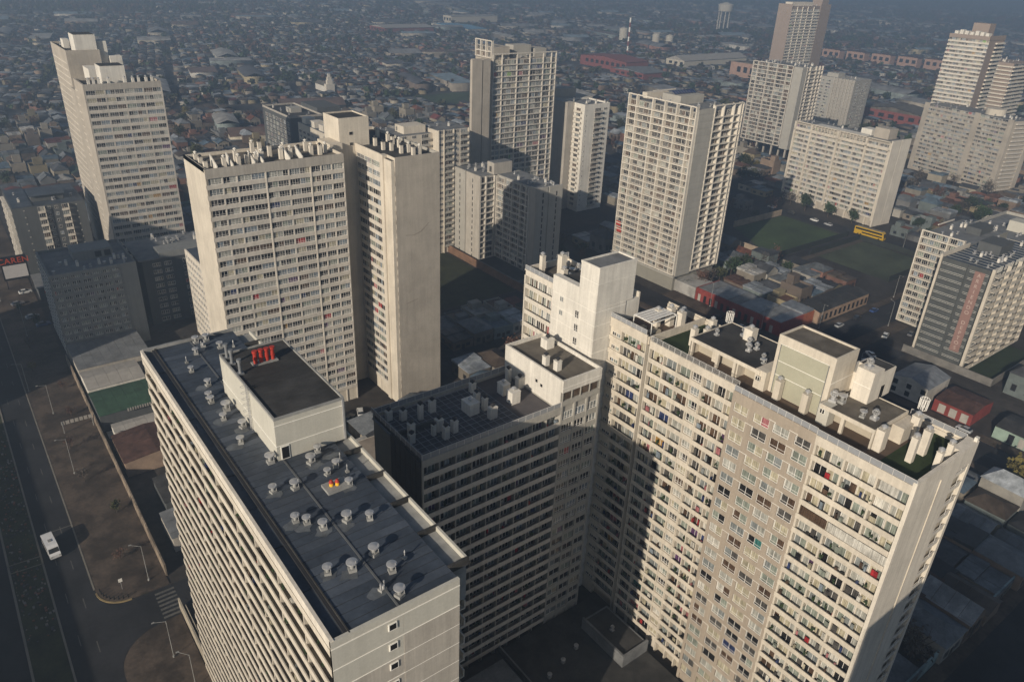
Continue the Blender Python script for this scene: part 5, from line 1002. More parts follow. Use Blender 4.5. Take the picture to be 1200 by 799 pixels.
# bollards on the pavement corner, pedestrians, street sign
for k in range(9):
    a = R(180 + k * 10.5); q = MB(); x, y = 9.5 + 4.6 * math.cos(a), 132.9 + 4.6 * math.sin(a); q.cyl(x, y, .14, .8, .14, .11, 8); q.cyl(x, y, .8, .92, .16, .05, 8)
    tag(q.build('bollard', TYRE), ('first', 'second', 'third', 'fourth', 'fifth', 'sixth', 'seventh', 'eighth', 'ninth')[k] + ' bollard along the rounded pavement corner, counted from the avenue end', 'bollard', 'bollards around the pavement corner')
sgn = thing('road_sign', 'small pale road sign on the rounded pavement corner at lower left', 'sign', (8.6, 131.2, .14)); q = MB(); q.cyl(8.6, 131.2, .14, 2.2, .05, .05, 6); q.build('pole', STEEL, sgn); q = MB(); q.box(8.25, 131.15, 2.0, 8.95, 131.2, 2.8); q.build('plate', JOINT, sgn)
# left strip of yards and sheds behind the pavement
def shed(name, label, x0, y0, x1, y1, h, wm, rm, cat='shed', slope=0.5, axis='y', n=None, parapet_h=0):
    e = thing(name, label, cat, ((x0 + x1) / 2, (y0 + y1) / 2, 0)); q = MB()
    q.quad([(x0, y0, 0), (x1, y0, 0), (x1, y0, h), (x0, y0, h)]); q.quad([(x1, y0, 0), (x1, y1, 0), (x1, y1, h + (slope if axis == 'x' else 0)), (x1, y0, h)] if False else [(x1, y0, 0), (x1, y1, 0), (x1, y1, h), (x1, y0, h)]); q.quad([(x1, y1, 0), (x0, y1, 0), (x0, y1, h), (x1, y1, h)]); q.quad([(x0, y1, 0), (x0, y0, 0), (x0, y0, h), (x0, y1, h)])
    q.build('wall', wm, e); n = n or max(2, int((x1 - x0 if axis == 'y' else y1 - y0) / 2.4)); ro = None
    for i in range(n):
        q = MB()
        if axis == 'y':
            xa, xb = x0 - .1 + (x1 - x0 + .2) * i / n, x0 - .1 + (x1 - x0 + .2) * (i + 1) / n - .04; ym = (y0 + y1) / 2; t = .02 * (i % 2)
            q.quad([(xa, y0 - .2, h + t), (xb, y0 - .2, h + t), (xb, ym, h + slope + t), (xa, ym, h + slope + t)]); q.quad([(xa, ym, h + slope + t), (xb, ym, h + slope + t), (xb, y1 + .2, h + t), (xa, y1 + .2, h + t)])
        else:
            ya, yb = y0 - .1 + (y1 - y0 + .2) * i / n, y0 - .1 + (y1 - y0 + .2) * (i + 1) / n - .04; xm = (x0 + x1) / 2; t = .02 * (i % 2)
            q.quad([(x0 - .2, ya, h + t), (xm, ya, h + slope + t), (xm, yb, h + slope + t), (x0 - .2, yb, h + t)][::-1][::-1]); q.quad([(xm, ya, h + slope + t), (x1 + .2, ya, h + t), (x1 + .2, yb, h + t), (xm, yb, h + slope + t)])
        q.build('roof_sheet', rm, e)
    if axis == 'y':
        q = MB(); q.quad([(x0, y1, h), (x0, y0, h), (x0, (y0 + y1) / 2, h + slope)]); q.quad([(x1, y0, h), (x1, y1, h), (x1, (y0 + y1) / 2, h + slope)]); q.build('gable', wm, e)
    else:
        q = MB(); q.quad([(x0, y0, h), (x1, y0, h), ((x0 + x1) / 2, y0, h + slope)]); q.quad([(x1, y1, h), (x0, y1, h), ((x0 + x1) / 2, y1, h + slope)]); q.build('gable', wm, e)
    return e
GREENR = mat('green_sheet_roof', (.035, .075, .045), var=.3, scale=.5); RUSTR = mat('rusty_sheet_roof', (.085, .045, .035), var=.4, scale=.6, grime=.3); WHITER = mat('pale_sheet_roof', (.33, .31, .28), var=.15, scale=.5); ZINC = mat('zinc_sheet_roof', (.20, .215, .235), rough=.5, var=.25, scale=.5, grime=.25)
REDW = mat('red_wall_paint', (.22, .045, .038), var=.2, grime=.2); TERW = mat('tan_terrace_paint', (.33, .235, .17), var=.2, grime=.2)
shed('podium_hall', 'flat grey podium hall at the foot of the grey block beside the avenue', 17.6, 220, 37, 238.2, 5, GREYC, ROOFG, 'hall', .15, 'y', 8)
shed('warehouse', 'low shed with pale beige panel roof below the grey podium hall', 17.6, 206.6, 32, 218, 5, WHITEW, WHITER, 'warehouse', .8, 'y', 5)
shed('warehouse', 'low shed with dark green roof below the beige panel roof', 17.4, 192, 33, 205.8, 4.5, DARKF, GREENR, 'warehouse', .7, 'y', 6)
shed('warehouse', 'narrow white roofed shed between the green and rusty roofs', 19, 182.6, 32, 187, 4.2, WHITEW, WHITER, 'warehouse', .3, 'y', 5)
shed('warehouse', 'low shed with rusty brown roof behind the avenue wall', 18, 168, 33, 182, 4, TERW, RUSTR, 'warehouse', .8, 'x', 6)
shed('warehouse', 'grey patched shed roof farthest down the avenue wall, by the long block', 20, 136, 34, 146, 3.6, GREYC, ROOFG, 'warehouse', .4, 'x', 5)
shed('warehouse', 'dark roofed shed between the rusty roof and the grey patched one', 22, 149, 36, 160, 3.2, DARKF, ROOFD, 'warehouse', .4, 'x', 5)
q = MB(); q.box(16.5, 130, 0, 16.8, 236, 3.0); tag(q.build('yard_wall', mat('peeling_wall_paint', (.30, .24, .18), var=.35, scale=.5, grime=.5)), 'peeling pale wall between the avenue pavement and the dark yards', 'wall')
q = MB(); q.box(17, 94, 0, 17.4 - .3, 117.6, 2.6); q.box(16.3, 94, 0, 16.6, 120, 2.6); tag(q.build('yard_wall', mat('pale_wall_paint', (.42, .37, .29), var=.15, grime=.3)), 'pale clean wall running down from the zebra crossing beside the long block', 'wall')
pf = thing('picket_fence', 'white picket strip along the lower edge of the green shed roof', 'fence', (28, 191.3, 0)); q = MB(); q.box(24, 191.5, 4.5, 32.4, 191.6, 4.6); q.build('rail', WHITER, pf)
for k in range(14): q = MB(); q.box(24 + k * .6, 191.2, 4.2, 24.3 + k * .6, 191.5, 5.0); q.build('picket', WHITER, pf)
pf = thing('banner_gantry', 'white lettered barrier board reaching over the pavement beside the green shed', 'barrier', (12.5, 196, 0)); q = MB(); q.bar((16, 196, 0), (16, 196, 3.6), .2); q.bar((9.2, 196, 0), (9.2, 196, 3.6), .2); q.build('post', GUTTER, pf)
for k in range(7): q = MB(); q.box(9 + k * 1.05, 196, 2.6, 9.8 + k * 1.05, 196.15, 3.6); q.build('board', WHITER, pf)
ft = thing('mural_floor', 'pale paved yard with a big ring painted on it behind the avenue wall', 'paved yard', (24, 188.6, .05)); q = MB(); q.box(18, 187.2, .0, 32, 191, .06); q.build('slab', WHITER, ft)
q = MB()
for k in range(20):
    a, c = k * math.pi / 10, (k + 1) * math.pi / 10
    q.quad([(24 + r_ * math.cos(t), 189.1 + r_ * .85 * math.sin(t), .075) for r_, t in ((1.5, a), (1.9, a), (1.9, c), (1.5, c))])
q.build('ring', ROOFD, ft)
# red corner shop, tan terrace, white gabled house, garden terraces by the cream block
rs = thing('corner_shop', 'long one-storey shop row painted dark red, grey patched roof, on the street corner', 'shop', (228, 142, 0))
q = MB(); q.box(219.6, 128, 0, 233, 166, 5.0); q.build('wall', REDW, rs)
for i in range(13):
    q = MB(); q.box(219.5, 164.6 - i * 2.7, 0.2, 219.62, 163.4 - i * 2.7, 2.9); q.build('door' if i % 2 else 'window', HDARK if i % 3 else WHITER, rs)
for i in range(8): q = MB(); q.box(220.0, 128.5 + i * 4.6, 5.0, 232.6, 132.9 + i * 4.6, 5.12 + .08 * (i % 3)); q.build('roof_sheet', ZINC if i % 3 != 1 else ROOFG, rs)
q = MB(); q.box(233.2, 128.2, 0, 240, 138, 4.8); q.build('wall', mat('orange_wall_paint', (.33, .10, .05), var=.2), rs); q = MB(); q.box(233.2, 128.6, 4.8, 240, 138, 5.6); q.build('roof', ZINC, rs)
q = MB(); q.box(219.4, 166.1, 0, 230, 190, 4.6); tag(q.build('white_annex', mat('grey_white_wall', (.36, .35, .33), var=.15, grime=.3)), 'grey white annex with a parapet at the foot of the lattice tower', 'house')
e = shed('terrace', 'tan one-storey terrace with dark roof along the side street right of the red corner', 240.6, 126.4, 274, 136, 4.6, TERW, ROOFD, 'terrace house', .9, 'y', 12)
for i in range(11): q = MB(); q.box(242 + i * 3, 126.28, .9, 243.2 + i * 3, 126.42, 3.2); q.build('window', HDARK, e)
e = shed('gabled_house', 'two-storey white house with grey gable roof below the bannered slate block', 216.8, 75.4, 231, 86.4, 5.4, mat('white_house_paint', (.44, .42, .38), var=.15, grime=.2), ZINC, 'house', 1.6, 'y', 7)
for i, y in enumerate((76.5, 80.8, 85)):
    for z in (.8, 3.3): q = MB(); q.box(216.68, y - .7, z, 216.82, y + .7, z + 1.5); q.build('window', HDARK, e)
e = shed('courtyard_house', 'red walled house with a pale courtyard roof right of the white gabled house', 217, 62, 230, 73, 3.8, REDW, RUSTR, 'house', 1.0, 'x', 6)
for i in range(3): q = MB(); q.box(216.85, 63 + i * 3.2, .3, 217.0, 65 + i * 3.2, 3); q.build('white_gate', WHITER, e)
e = shed('arched_wall_house', 'low house with pale green street arches, right of the red walled house', 217, 40, 228, 56, 3.6, mat('pale_green_wall', (.25, .33, .28), var=.15, grime=.25), ROOFD, 'house', .8, 'x', 7)
for i in range(5): q = MB(); q.box(216.88, 41 + i * 2.8, .2, 217.02, 39.5 + i * 2.8, 3.0); q.build('arch_panel', WHITER if i % 2 else HDARK, e)
q = MB(); q.box(216.6, 26, 0, 217, 35, 3.6); tag(q.build('street_wall', WHITER), 'white street wall with one dark doorway at the right edge', 'wall')
q = MB(); q.box(247, 69, 0, 247.3, 98, 2.6); q.box(247.3, 69, 0, 290, 69.3, 2.6); tag(q.build('garden_wall', mat('dull_garden_wall', (.19, .18, .165), var=.2, grime=.3)), 'pale garden wall around the foot of the bannered slate block', 'wall')
q = MB(); q.box(104, 27.4, 0, 199, 27.7, 3.4); tag(q.build('street_wall', mat('pale_blue_wall', (.22, .30, .31), var=.2, grime=.45)), 'long pale blue wall along the dark street in the lower right corner', 'wall')
q = MB(); q.box(306, 214.9, 0, 345, 215.4, 3); q.box(284.2, 177, 0, 284.6, 214.9, 3); tag(q.build('field_wall', mat('tan_field_wall', (.30, .24, .18), var=.3)), 'tan wall around the far side of the grass field', 'wall')
for k, (x0, y0, x1, y1) in enumerate(((285, 176.8, 345, 177.1), (304, 133.8, 344, 134.1), (304, 170.8, 345, 171.0), (345.2, 134, 345.5, 171))):
    q = MB(); q.box(x0, y0, 0, x1, y1, 2.6); tag(q.build('hedge_fence', mat('dark_mesh_fence', (.022, .026, .022), var=.3)), ('dark fence along the near edge of the grass field', 'dark fence along the near edge of the worn dirt field', 'dark fence along the far edge of the worn dirt field', 'dark fence between the worn dirt field and the yellow bus')[k], 'fence')

# ------------------------------------------------------------------ far landmarks
def hall(name, label, cat, x0, y0, x1, y1, h, c, rc, rz=0, slope=3.0):
    e = thing(name, label, cat, ((x0 + x1) / 2, (y0 + y1) / 2, 0), rz=rz); q = MB(); q.box(x0, y0, 0, x1, y1, h); q.build('wall', c, e)
    q = MB(); ym = (y0 + y1) / 2; q.quad([(x0 - 1, y0 - 1, h), (x1 + 1, y0 - 1, h), (x1 + 1, ym, h + slope), (x0 - 1, ym, h + slope)]); q.quad([(x0 - 1, ym, h + slope), (x1 + 1, ym, h + slope), (x1 + 1, y1 + 1, h), (x0 - 1, y1 + 1, h)]); q.quad([(x0, y1, h), (x0, y0, h), (x0, ym, h + slope)]); q.build('roof', rc, e)
    q = MB(); n = int((y1 - y0) / 9)
    for i in range(n): q.box(x0 - .1, y0 + 2 + i * 9, h * .4, x0, y0 + 7 + i * 9, h * .75)
    q.build('window_band', HDARK, e); return e
BRICKR = mat('far_red_wall', (.19, .06, .052), var=.15); FARW = mat('far_cream_wall', (.50, .46, .38), var=.1); PINKF = mat('far_pink_wall', (.36, .235, .18), var=.1)
hall('red_warehouse', 'long red-roofed warehouse with cream front beside the thin banded mast', 'warehouse', 668, 655, 705, 735, 11, BRICKR, BRICKR); hall('red_warehouse', 'lower red warehouse with grey roof right of the red-roofed one', 'warehouse', 640, 600, 676, 652, 7, BRICKR, ROOFG)
hall('arched_hall', 'pale round-ended hall right of the red warehouses', 'hall', 775, 660, 900, 690, 8, FARW, WHITER, 0, 5); hall('long_white_building', 'long white building alone near the top edge, left of the back centre tower', 'office building', 820, 1262, 925, 1290, 14, FARW, WHITER, 0, 1)
hall('blue_roof', 'pale blue flat roof in front of the long white building', 'warehouse', 760, 1120, 800, 1235, 5, FARW, mat('pale_blue_roof', (.12, .28, .42), var=.1), 0, 2); hall('red_shop', 'grey sheds with a red end far left of the long white building', 'warehouse', 610, 1130, 700, 1180, 8, BRICKR, WHITER)
for k, (x0, y0, L_3) in enumerate(((768, 540, 44), (790, 500, 36))): hall('pink_flats', ('pink apartment block left of the stilted lattice tower, the larger of two', 'pink apartment block nearest the stilted lattice tower, the smaller of two')[k], 'apartment block', x0, y0, x0 + 14, y0 + L_3, 17, PINKF, ROOFB, 0, 2)
for k in range(5): hall('pink_flats', ('leftmost', 'second from left', 'middle', 'second from right', 'rightmost')[k] + ' of five pink flats in a row left of the tall right tower', 'apartment block', 1090 + k * 9, 640 - k * 34, 1104 + k * 9, 668 - k * 34, 13, PINKF, RUSTR, 0, 2)
hall('market_hall', 'brown hall with a white lettered-looking front left of the wide right slab', 'hall', 668, 300, 700, 362, 9, BRICKR, ROOFB, 0, 4)
mt = thing('radio_mast', 'thin red and white banded mast beside the red warehouses', 'mast', (801, 786, 0))
for k in range(8): q = MB(); q.cyl(801, 786, k * 6, k * 6 + 6, 1.2, 1.1, 8); q.build('mast_section', JOINT if k % 2 else BRICKR, mt)
for k, (x, y, r_, h_) in enumerate(((948, 943, 7, 19), (985, 905, 6, 13), (999, 888, 6, 12))):
    q = MB(); q.cyl(x, y, 0, h_, r_, r_, 20); q.cyl(x, y, h_, h_ + 2, r_, .5, 20); tag(q.build('silo', FARW), ('tall pale silo left of the banded mast top', 'short pale silo right of the mast, left one of two', 'short pale silo right of the mast, right one of two')[k], 'silo')
wt = thing('water_tower', 'far pale water tower on tall legs near the top edge, right of centre', 'water tower', (1300, 1022, 0)); q = MB(); q.cyl(1300, 1022, 38, 50, 13, 15, 20); q.cyl(1300, 1022, 50, 54, 15, 2, 20); q.build('tank', FARW, wt)
for k in range(8): a = k * math.pi / 4; q = MB(); q.cyl(1300 + 11 * math.cos(a), 1022 + 11 * math.sin(a), 0, 38, 1.3, 1.0, 6); q.build('leg', FARW, wt)
ch = thing('church', 'small white church with a stepped bell tower above the charcoal block', 'church', (296, 657, 0)); ch.scale = (.62, .62, .66); q = MB(); q.box(290, 650, 0, 303, 657, 11); q.build('front', CREAM2, ch)
for k, (w_, z0, z1) in enumerate(((4, 11, 16), (3, 16, 20), (1.8, 20, 24))): q = MB(); q.box(296.5 - w_, 653.5 - w_ * .6, z0, 296.5 + w_, 653.5 + w_ * .6, z1); q.build('bell_tower', CREAM2, ch)
q = MB(); q.box(291, 657, 0, 302, 690, 8); q.build('nave', WHITEW, ch); q = MB(); q.quad([(290, 657, 8), (296.5, 657, 12), (296.5, 691, 12), (290, 691, 8)]); q.quad([(296.5, 657, 12), (303, 657, 8), (303, 691, 8), (296.5, 691, 12)]); q.build('roof', ROOFB, ch)
# unseen blocks added outside the frame, inferred from shade and sized to cast it
nb = Bld('apartment_block', 'unseen block across the avenue, sized to shade the grey block to its east', -75, 196, 'apartment block')
nb.box('wall', -74.6, 201, 0, -48, 252, 66, SHADEC); nb.bands(Face(-48, 201, 90), 51, .5, 26, ST, 1.0, .3, 0, GREYC); nb.box('roof', -74.4, 201.2, 66, -48.2, 251.8, 66.1, ROOFG); nb.finish()

nw = Bld('apartment_block', 'unseen long low block west of the avenue, sized to shade the roadway', -75, 20, 'apartment block')  # unseen, its height set so that its shade covers the avenue
nw.box('wall', -74.6, 20, 0, -48, 190, 20.5, SHADEC); nw.bands(Face(-48, 20, 90), 170, .5, 8, ST, 1.0, .3, 0, GREYC); nw.box('roof', -74.4, 20.2, 20.5, -48.2, 189.8, 20.6, ROOFG); nw.finish()
n2 = Bld('apartment_block', 'unseen block below the camera, placed to shade the end wall of the cream block', 14, -64, 'apartment block')  # unseen, shifted so that its shade falls on the cream end wall
n2.box('wall', 15.4, -64, 0, 28.6, -2.6, 65.9, SHADEC); n2.balconies(Face(14, -2.6, -90), 0, 61, .05, 26, ST, 1.0, 1.42, CREAM); n2.box('end_wall', 14, -2.6, 0, 28.8, -2.3, 66.4, GREYC); n2.box('roof', 15.6, -63.8, 65.9, 28.4, -2.8, 66.2, ROOFA); n2.finish()

sh_ = thing('shop_building', 'small beige flat-roofed building in the gap between the vented block and the shaded block', 'shop', (66, 136, 0)); q = MB(); q.box(64.4, 131, 0, 73, 141.4, 7.6); q.build('wall', CREAM2, sh_); q = MB(); q.box(64.7, 131.3, 7.6, 72.7, 141.1, 7.7); q.build('roof', mat('beige_flat_roof', (.26, .22, .18), var=.2), sh_); q = MB(); q.box(67.5, 136, 7.7, 68.4, 137, 8.3); q.build('roof_box', HDARK, sh_)
car(72.6, 162, .6, 'black', 'grey car in the dark court at the foot of the beige wing tower', grp='cars in the court'); car(76.5, 163, 1.2, 'white', 'white car beside the beige wing tower foot, above the small beige building', grp='cars in the court')

CRK = mat('crack_filler', (.20, .17, .14), var=.1)
for pts in (((91.2, 49.6), (93.5, 49.3), (95.6, 49.9), (98.2, 52.0)), ((91.0, 30.5), (94.5, 31.2))):
    q = MB()
    for a_, c_ in zip(pts, pts[1:]): q.bar((a_[0], 161.34, a_[1]), (c_[0], 161.34, c_[1]), .07)
    B.part('crack_repair', q, CRK)

# ------------------------------------------------------------------ the low city: individual houses near, one mass beyond
TOWERS = [(16, 42, 31, 104, 63), (46, 161, 80, 187, 69), (79, 161, 102, 197, 70), (44, 289, 69, 305, 70), (45, 305, 67, 352, 77), (44, 76, 79, 92, 49), (80, 79, 92, 99, 66), (82, 26, 99, 77, 60), (216, 175, 243, 210, 69), (190, 276, 238, 292, 76), (169, 213, 190, 258, 36),
          (251, 273, 274, 306, 52), (128, 257, 177, 278, 50), (150, 322, 158, 372, 36), (153, 391, 186, 430, 34), (17, 316, 41, 343, 26), (17, 239, 41, 263, 26), (43, 249, 70, 270, 22), (55, 206, 76, 237, 28), (451, 287, 474, 325, 59), (624, 420, 685, 434, 86), (598, 332, 622, 366, 38), (530, 214, 552, 240, 82), (575, 214, 602, 236, 66), (498, 176, 535, 240, 41), (366, 178, 388, 238, 41), (248, 79, 300, 112, 34), (300, 84, 340, 112, 30)]
KEEP = [(x0 - 3, y0 - 3, x1 + 3, y1 + 3) for x0, y0, x1, y1, _ in TOWERS] + [(-60, -60, 17.2, 900), (200, 20, 216.3, 620), (216, 106, 346, 126), (346, 40, 360, 420), (45, 4, 470, 24.6), (283, 168, 346, 216), (302, 132, 346, 172), (16, 118, 44, 127), (16.5, 94, 37, 240), (213, 126, 235, 192), (234, 126, 276, 138), (216, 24, 241, 107),
        (117, 208, 167, 263), (246, 68, 292, 114), (45, 4, 104, 100), (44, 199, 200, 209), (212, 245, 346, 255), (9, 288, 28, 312), (160, 198, 178, 240), (241, 95, 262, 108),
        (636, 598, 707, 738), (772, 655, 904, 695), (815, 1255, 930, 1295), (755, 1115, 805, 1240), (605, 1125, 705, 1185), (765, 496, 806, 588), (1085, 500, 1145, 672), (664, 296, 704, 366), (284, 646, 306, 694), (355, 558, 472, 612), (858, 598, 962, 652), (930, 870, 1015, 960), (1280, 1000, 1320, 1044), (795, 780, 808, 792)]
KA = np.array(KEEP, float)
def free(x, y, r):
    return not np.any((KA[:, 0] - r < x) & (x < KA[:, 2] + r) & (KA[:, 1] - r < y) & (y < KA[:, 3] + r))
def free_arr(X, Y, r):
    ok = np.ones(X.shape, bool)
    for k in KA: ok &= ~((k[0] - r < X) & (X < k[2] + r) & (k[1] - r < Y) & (Y < k[3] + r))
    return ok
CI = camo.matrix_world.inverted()
def ndc(x, y, z):
    p = CI @ Vector((x, y, z)); return (600 + 880 * p.x / -p.z, 399.5 - 880 * p.y / -p.z) if p.z < 0 else (-999, -999)
def hidden(x, y, z=3.0):
    for x0, y0, x1, y1, h in TOWERS:
        t0, t1 = 0.0, 1.0; dz = z - CAM_H; ok = True
        for o_, d_, lo, hi in ((0, x, x0, x1), (0, y, y0, y1), (CAM_H, dz, 0, h)):
            if abs(d_) < 1e-9:
                if not lo < o_ < hi: ok = False; break
                continue
            a_, b_ = (lo - o_) / d_, (hi - o_) / d_
            if a_ > b_: a_, b_ = b_, a_
            t0, t1 = max(t0, a_), min(t1, b_)
        if ok and t0 < t1 - 1e-4: return True
    return False
ROOFC = [('grey', (.13, .14, .15)), ('dark grey', (.06, .062, .068)), ('pale zinc', (.25, .27, .29)), ('rusty brown', (.095, .05, .035)), ('brown', (.085, .065, .05)), ('terracotta', (.15, .06, .035)), ('blue-grey', (.10, .14, .18)), ('whitish', (.34, .33, .31)), ('black', (.03, .03, .032)), ('dull red', (.13, .04, .035)), ('greenish', (.05, .075, .055))]
RWT = np.array([6, 4.5, 5, 2, 2.5, 1.0, 3, 2.0, 2.5, .5, .4]); RWT = RWT / RWT.sum()
WALLC = [(.34, .31, .26), (.26, .23, .19), (.42, .40, .36), (.27, .20, .15), (.20, .20, .20), (.32, .27, .17), (.24, .13, .10), (.20, .235, .23), (.38, .34, .27), (.15, .12, .10)]
# house designs (unit footprint scaled per house): wall, roof sheets, openings
HV = []
for kind in range(6):
    w, d, h = 7.3, 9.2, 3.2 + .5 * (kind % 3); wl = MB(); rf = []; op = MB(); x0, x1, y0, y1 = -w / 2, w / 2, -d / 2, d / 2
    wl.box(x0, y0, 0, x1, y1, h, bottom=False)
    if kind in (0, 3):                    # gable along y
        r = 1.4; wl.quad([(x0, y0, h), (x1, y0, h), (0, y0, h + r)]); wl.quad([(x1, y1, h), (x0, y1, h), (0, y1, h + r)])
        for k in range(4):
            ya, yb = y0 - .3 + (d + .6) * k / 4, y0 - .3 + (d + .6) * (k + 1) / 4 - .05; q = MB(); t = .03 * (k % 2); q.quad([(x0 - .3, ya, h - .15 + t), (0, ya, h + r + .05 + t), (0, yb, h + r + .05 + t), (x0 - .3, yb, h - .15 + t)][::-1]); q.quad([(x1 + .3, yb, h - .15 + t), (0, yb, h + r + .05 + t), (0, ya, h + r + .05 + t), (x1 + .3, ya, h - .15 + t)][::-1]); rf.append(q)
    elif kind in (1, 4):                  # shed roofs stepping in two levels
        for k in range(3):
            xa, xb = x0 - .2 + (w + .4) * k / 3, x0 - .2 + (w + .4) * (k + 1) / 3 - .06; q = MB(); q.box(xa, y0 - .2, h, xb, .4, h + .14 + .1 * (k % 2)); q.box(xa, .5, h, xb, y1 + .2, h + .55 + .07 * k); rf.append(q)
    elif kind == 2:                       # hipped
        r = 1.5; q = MB(); a = [(x0 - .3, y0 - .3, h), (x1 + .3, y0 - .3, h), (x1 + .3, y1 + .3, h), (x0 - .3, y1 + .3, h)]; t1_, t2_ = (0, y0 + 2.6, h + r), (0, y1 - 2.6, h + r)
        for f_ in ((a[0], a[1], t1_), (a[1], a[2], t2_, t1_), (a[2], a[3], t2_), (a[3], a[0], t1_, t2_)): q.quad(f_)
        rf.append(q)
    else:                                 # flat with parapet, roof room
        q = MB(); q.box(x0 + .3, y0 + .3, h, x1 - .3, y1 - .3, h + .1); rf.append(q); wl.box(x0, y0, h, x1, y0 + .25, h + .6); wl.box(x0, y1 - .25, h, x1, y1, h + .6); wl.box(x0, y0 + .25, h, x0 + .25, y1 - .25, h + .6); wl.box(x1 - .25, y0 + .25, h, x1, y1 - .25, h + .6); wl.box(-1.5, 1, h, 2.5, 4, h + 2.2)
    ops = []
    for (xa, ya, xb, yb) in ((x0 + 1, y0 - .05, x0 + 2.4, y0 + .05), (x1 - 2.6, y0 - .05, x1 - 1.2, y0 + .05), (x0 - .05, y0 + 1.5, x0 + .05, y0 + 3), (x0 - .05, 1.2, x0 + .05, 2.8)):
        q = MB(); q.box(xa, ya, 1.0, xb, yb, 2.3); ops.append(q.mesh('window', HDARK))
    q = MB(); q.box(-.5, y0 - .06, 0, .5, y0 + .05, 2.1); dr = q.mesh('door', HDARK)
    HV.append((wl.mesh('wall', HWALL), [r_.mesh('roof_sheet', HROOF) for r_ in rf], ops, dr))
LM = [('the yellow coach', 353, 170), ('the grass field', 315, 196), ('the red corner shop row', 228, 142), ('the white gabled house', 228, 81), ('the bannered slate block', 262, 86), ('the long pale blue wall', 150, 32), ('the slim white tower', 258, 280), ('the cream slab with lattice crown', 376, 208),
      ('the bright lattice tower', 236, 192), ('the twin slab tower', 55, 310), ('the stilted lattice tower', 466, 300), ('the stepped grey block', 176, 232), ('the charcoal block', 165, 405), ('the orange lettered sign', 13, 306), ('the wide right-hand slab', 512, 205), ('the worn dirt field', 324, 152), ('the rear cream slab', 154, 345), ('the lift house on the cream block', 91, 47), ('the beige wing tower', 95, 180)]
ORD = ['nearest', 'second nearest', 'third nearest', 'fourth nearest', 'fifth nearest', 'sixth nearest', 'seventh nearest', 'eighth nearest', 'ninth nearest', 'tenth nearest'] + ['%dth nearest' % k for k in range(11, 20)] + ['twentieth nearest'] + ['%d%s nearest' % (k, {1: 'st', 2: 'nd', 3: 'rd'}.get(k % 10, 'th')) for k in range(21, 90)]
cand = []
gx = 18.0
NR = 640
xs = np.arange(18, 660, 8.0); ys_ = np.arange(-20, 660, 10.2)
for i, x in enumerate(xs):
    for j, y in enumerate(ys_):
        if j % 5 == 4 and y > 60 and (i // 12) % 2: continue
        x_, y_ = x + random.uniform(-.5, .5), y + random.uniform(-.6, .6); dd = math.hypot(x_, y_)
        if dd < 85 or dd > NR: continue
        if not free(x_, y_, 4.2): continue
        cand.append((dd, x_, y_))
cand.sort(); near, rest, trees_spots = [], [], []
for dd, x, y in cand:
    t = random.random()
    if t < .17: trees_spots.append((dd, x, y)); continue
    if (x % 96) < 7.5 or (y % 132) < 8: continue
    u, v = ndc(x, y, 3); vis = -12 < u < 1212 and -12 < v < 812 and not hidden(x, y) 
    (near if vis and len(near) < 290 else rest).append((dd, x, y))
hs = []
for dd, x, y in near:
    k = random.randrange(6); rc = ROOFC[RNG.choice(len(ROOFC), p=RWT)]; wc = random.choice(WALLC); sx, sy, sz = random.uniform(.86, 1.08), random.uniform(.9, 1.12), random.choice((.85, 1, 1.1, 1.7))
    hs.append((x, y, k, rc, wc, sx, sy, sz))
by = {}
for idx, h_ in enumerate(hs):
    d2 = [(h_[0] - l_[1]) ** 2 + (h_[1] - l_[2]) ** 2 for l_ in LM]; l_ = int(np.argmin(d2)); kn = ('gabled', 'shed-roofed', 'hip-roofed', 'gabled', 'shed-roofed', 'flat-roofed')[h_[2]]
    by.setdefault((l_, h_[3][0], kn, h_[7] > 1.5), []).append((d2[l_], idx))
lab = {}
for (l_, cn, kn, tall), lst in by.items():
    for r_, (_, idx) in enumerate(sorted(lst)): lab[idx] = ('two-storey ' if tall else '') + kn + ' house, ' + cn + ' roof, ' + (ORD[r_] + ' such to ' if len(lst) > 1 else 'closest such to ') + LM[l_][0]
for idx, (x, y, k, rc, wc, sx, sy, sz) in enumerate(hs):
    e = thing('house', lab[idx], 'house', (x, y, 0), 'low houses between the towers'); rz = random.choice((0, math.pi / 2 * 0, math.pi)); e.rotation_euler = (0, 0, rz + random.uniform(-.03, .03)); e.scale = (sx, sy, sz)
    wl, rf, ops, dr = HV[k]; j_ = random.uniform(.55, .9); jj = lambda c: (c[0] * j_, c[1] * j_, c[2] * j_, 1)
    o = bpy.data.objects.new('wall', wl); C.objects.link(o); o.parent = e; o.color = jj(wc)
    for n_, r_ in enumerate(rf):
        o = bpy.data.objects.new('roof_sheet', r_); C.objects.link(o); o.parent = e; f = random.uniform(.75, 1.25); o.color = (rc[1][0] * f, rc[1][1] * f, rc[1][2] * f, 1)
    for w_ in ops: o = bpy.data.objects.new('window', w_); C.objects.link(o); o.parent = e
    o = bpy.data.objects.new('door', dr); C.objects.link(o); o.parent = e

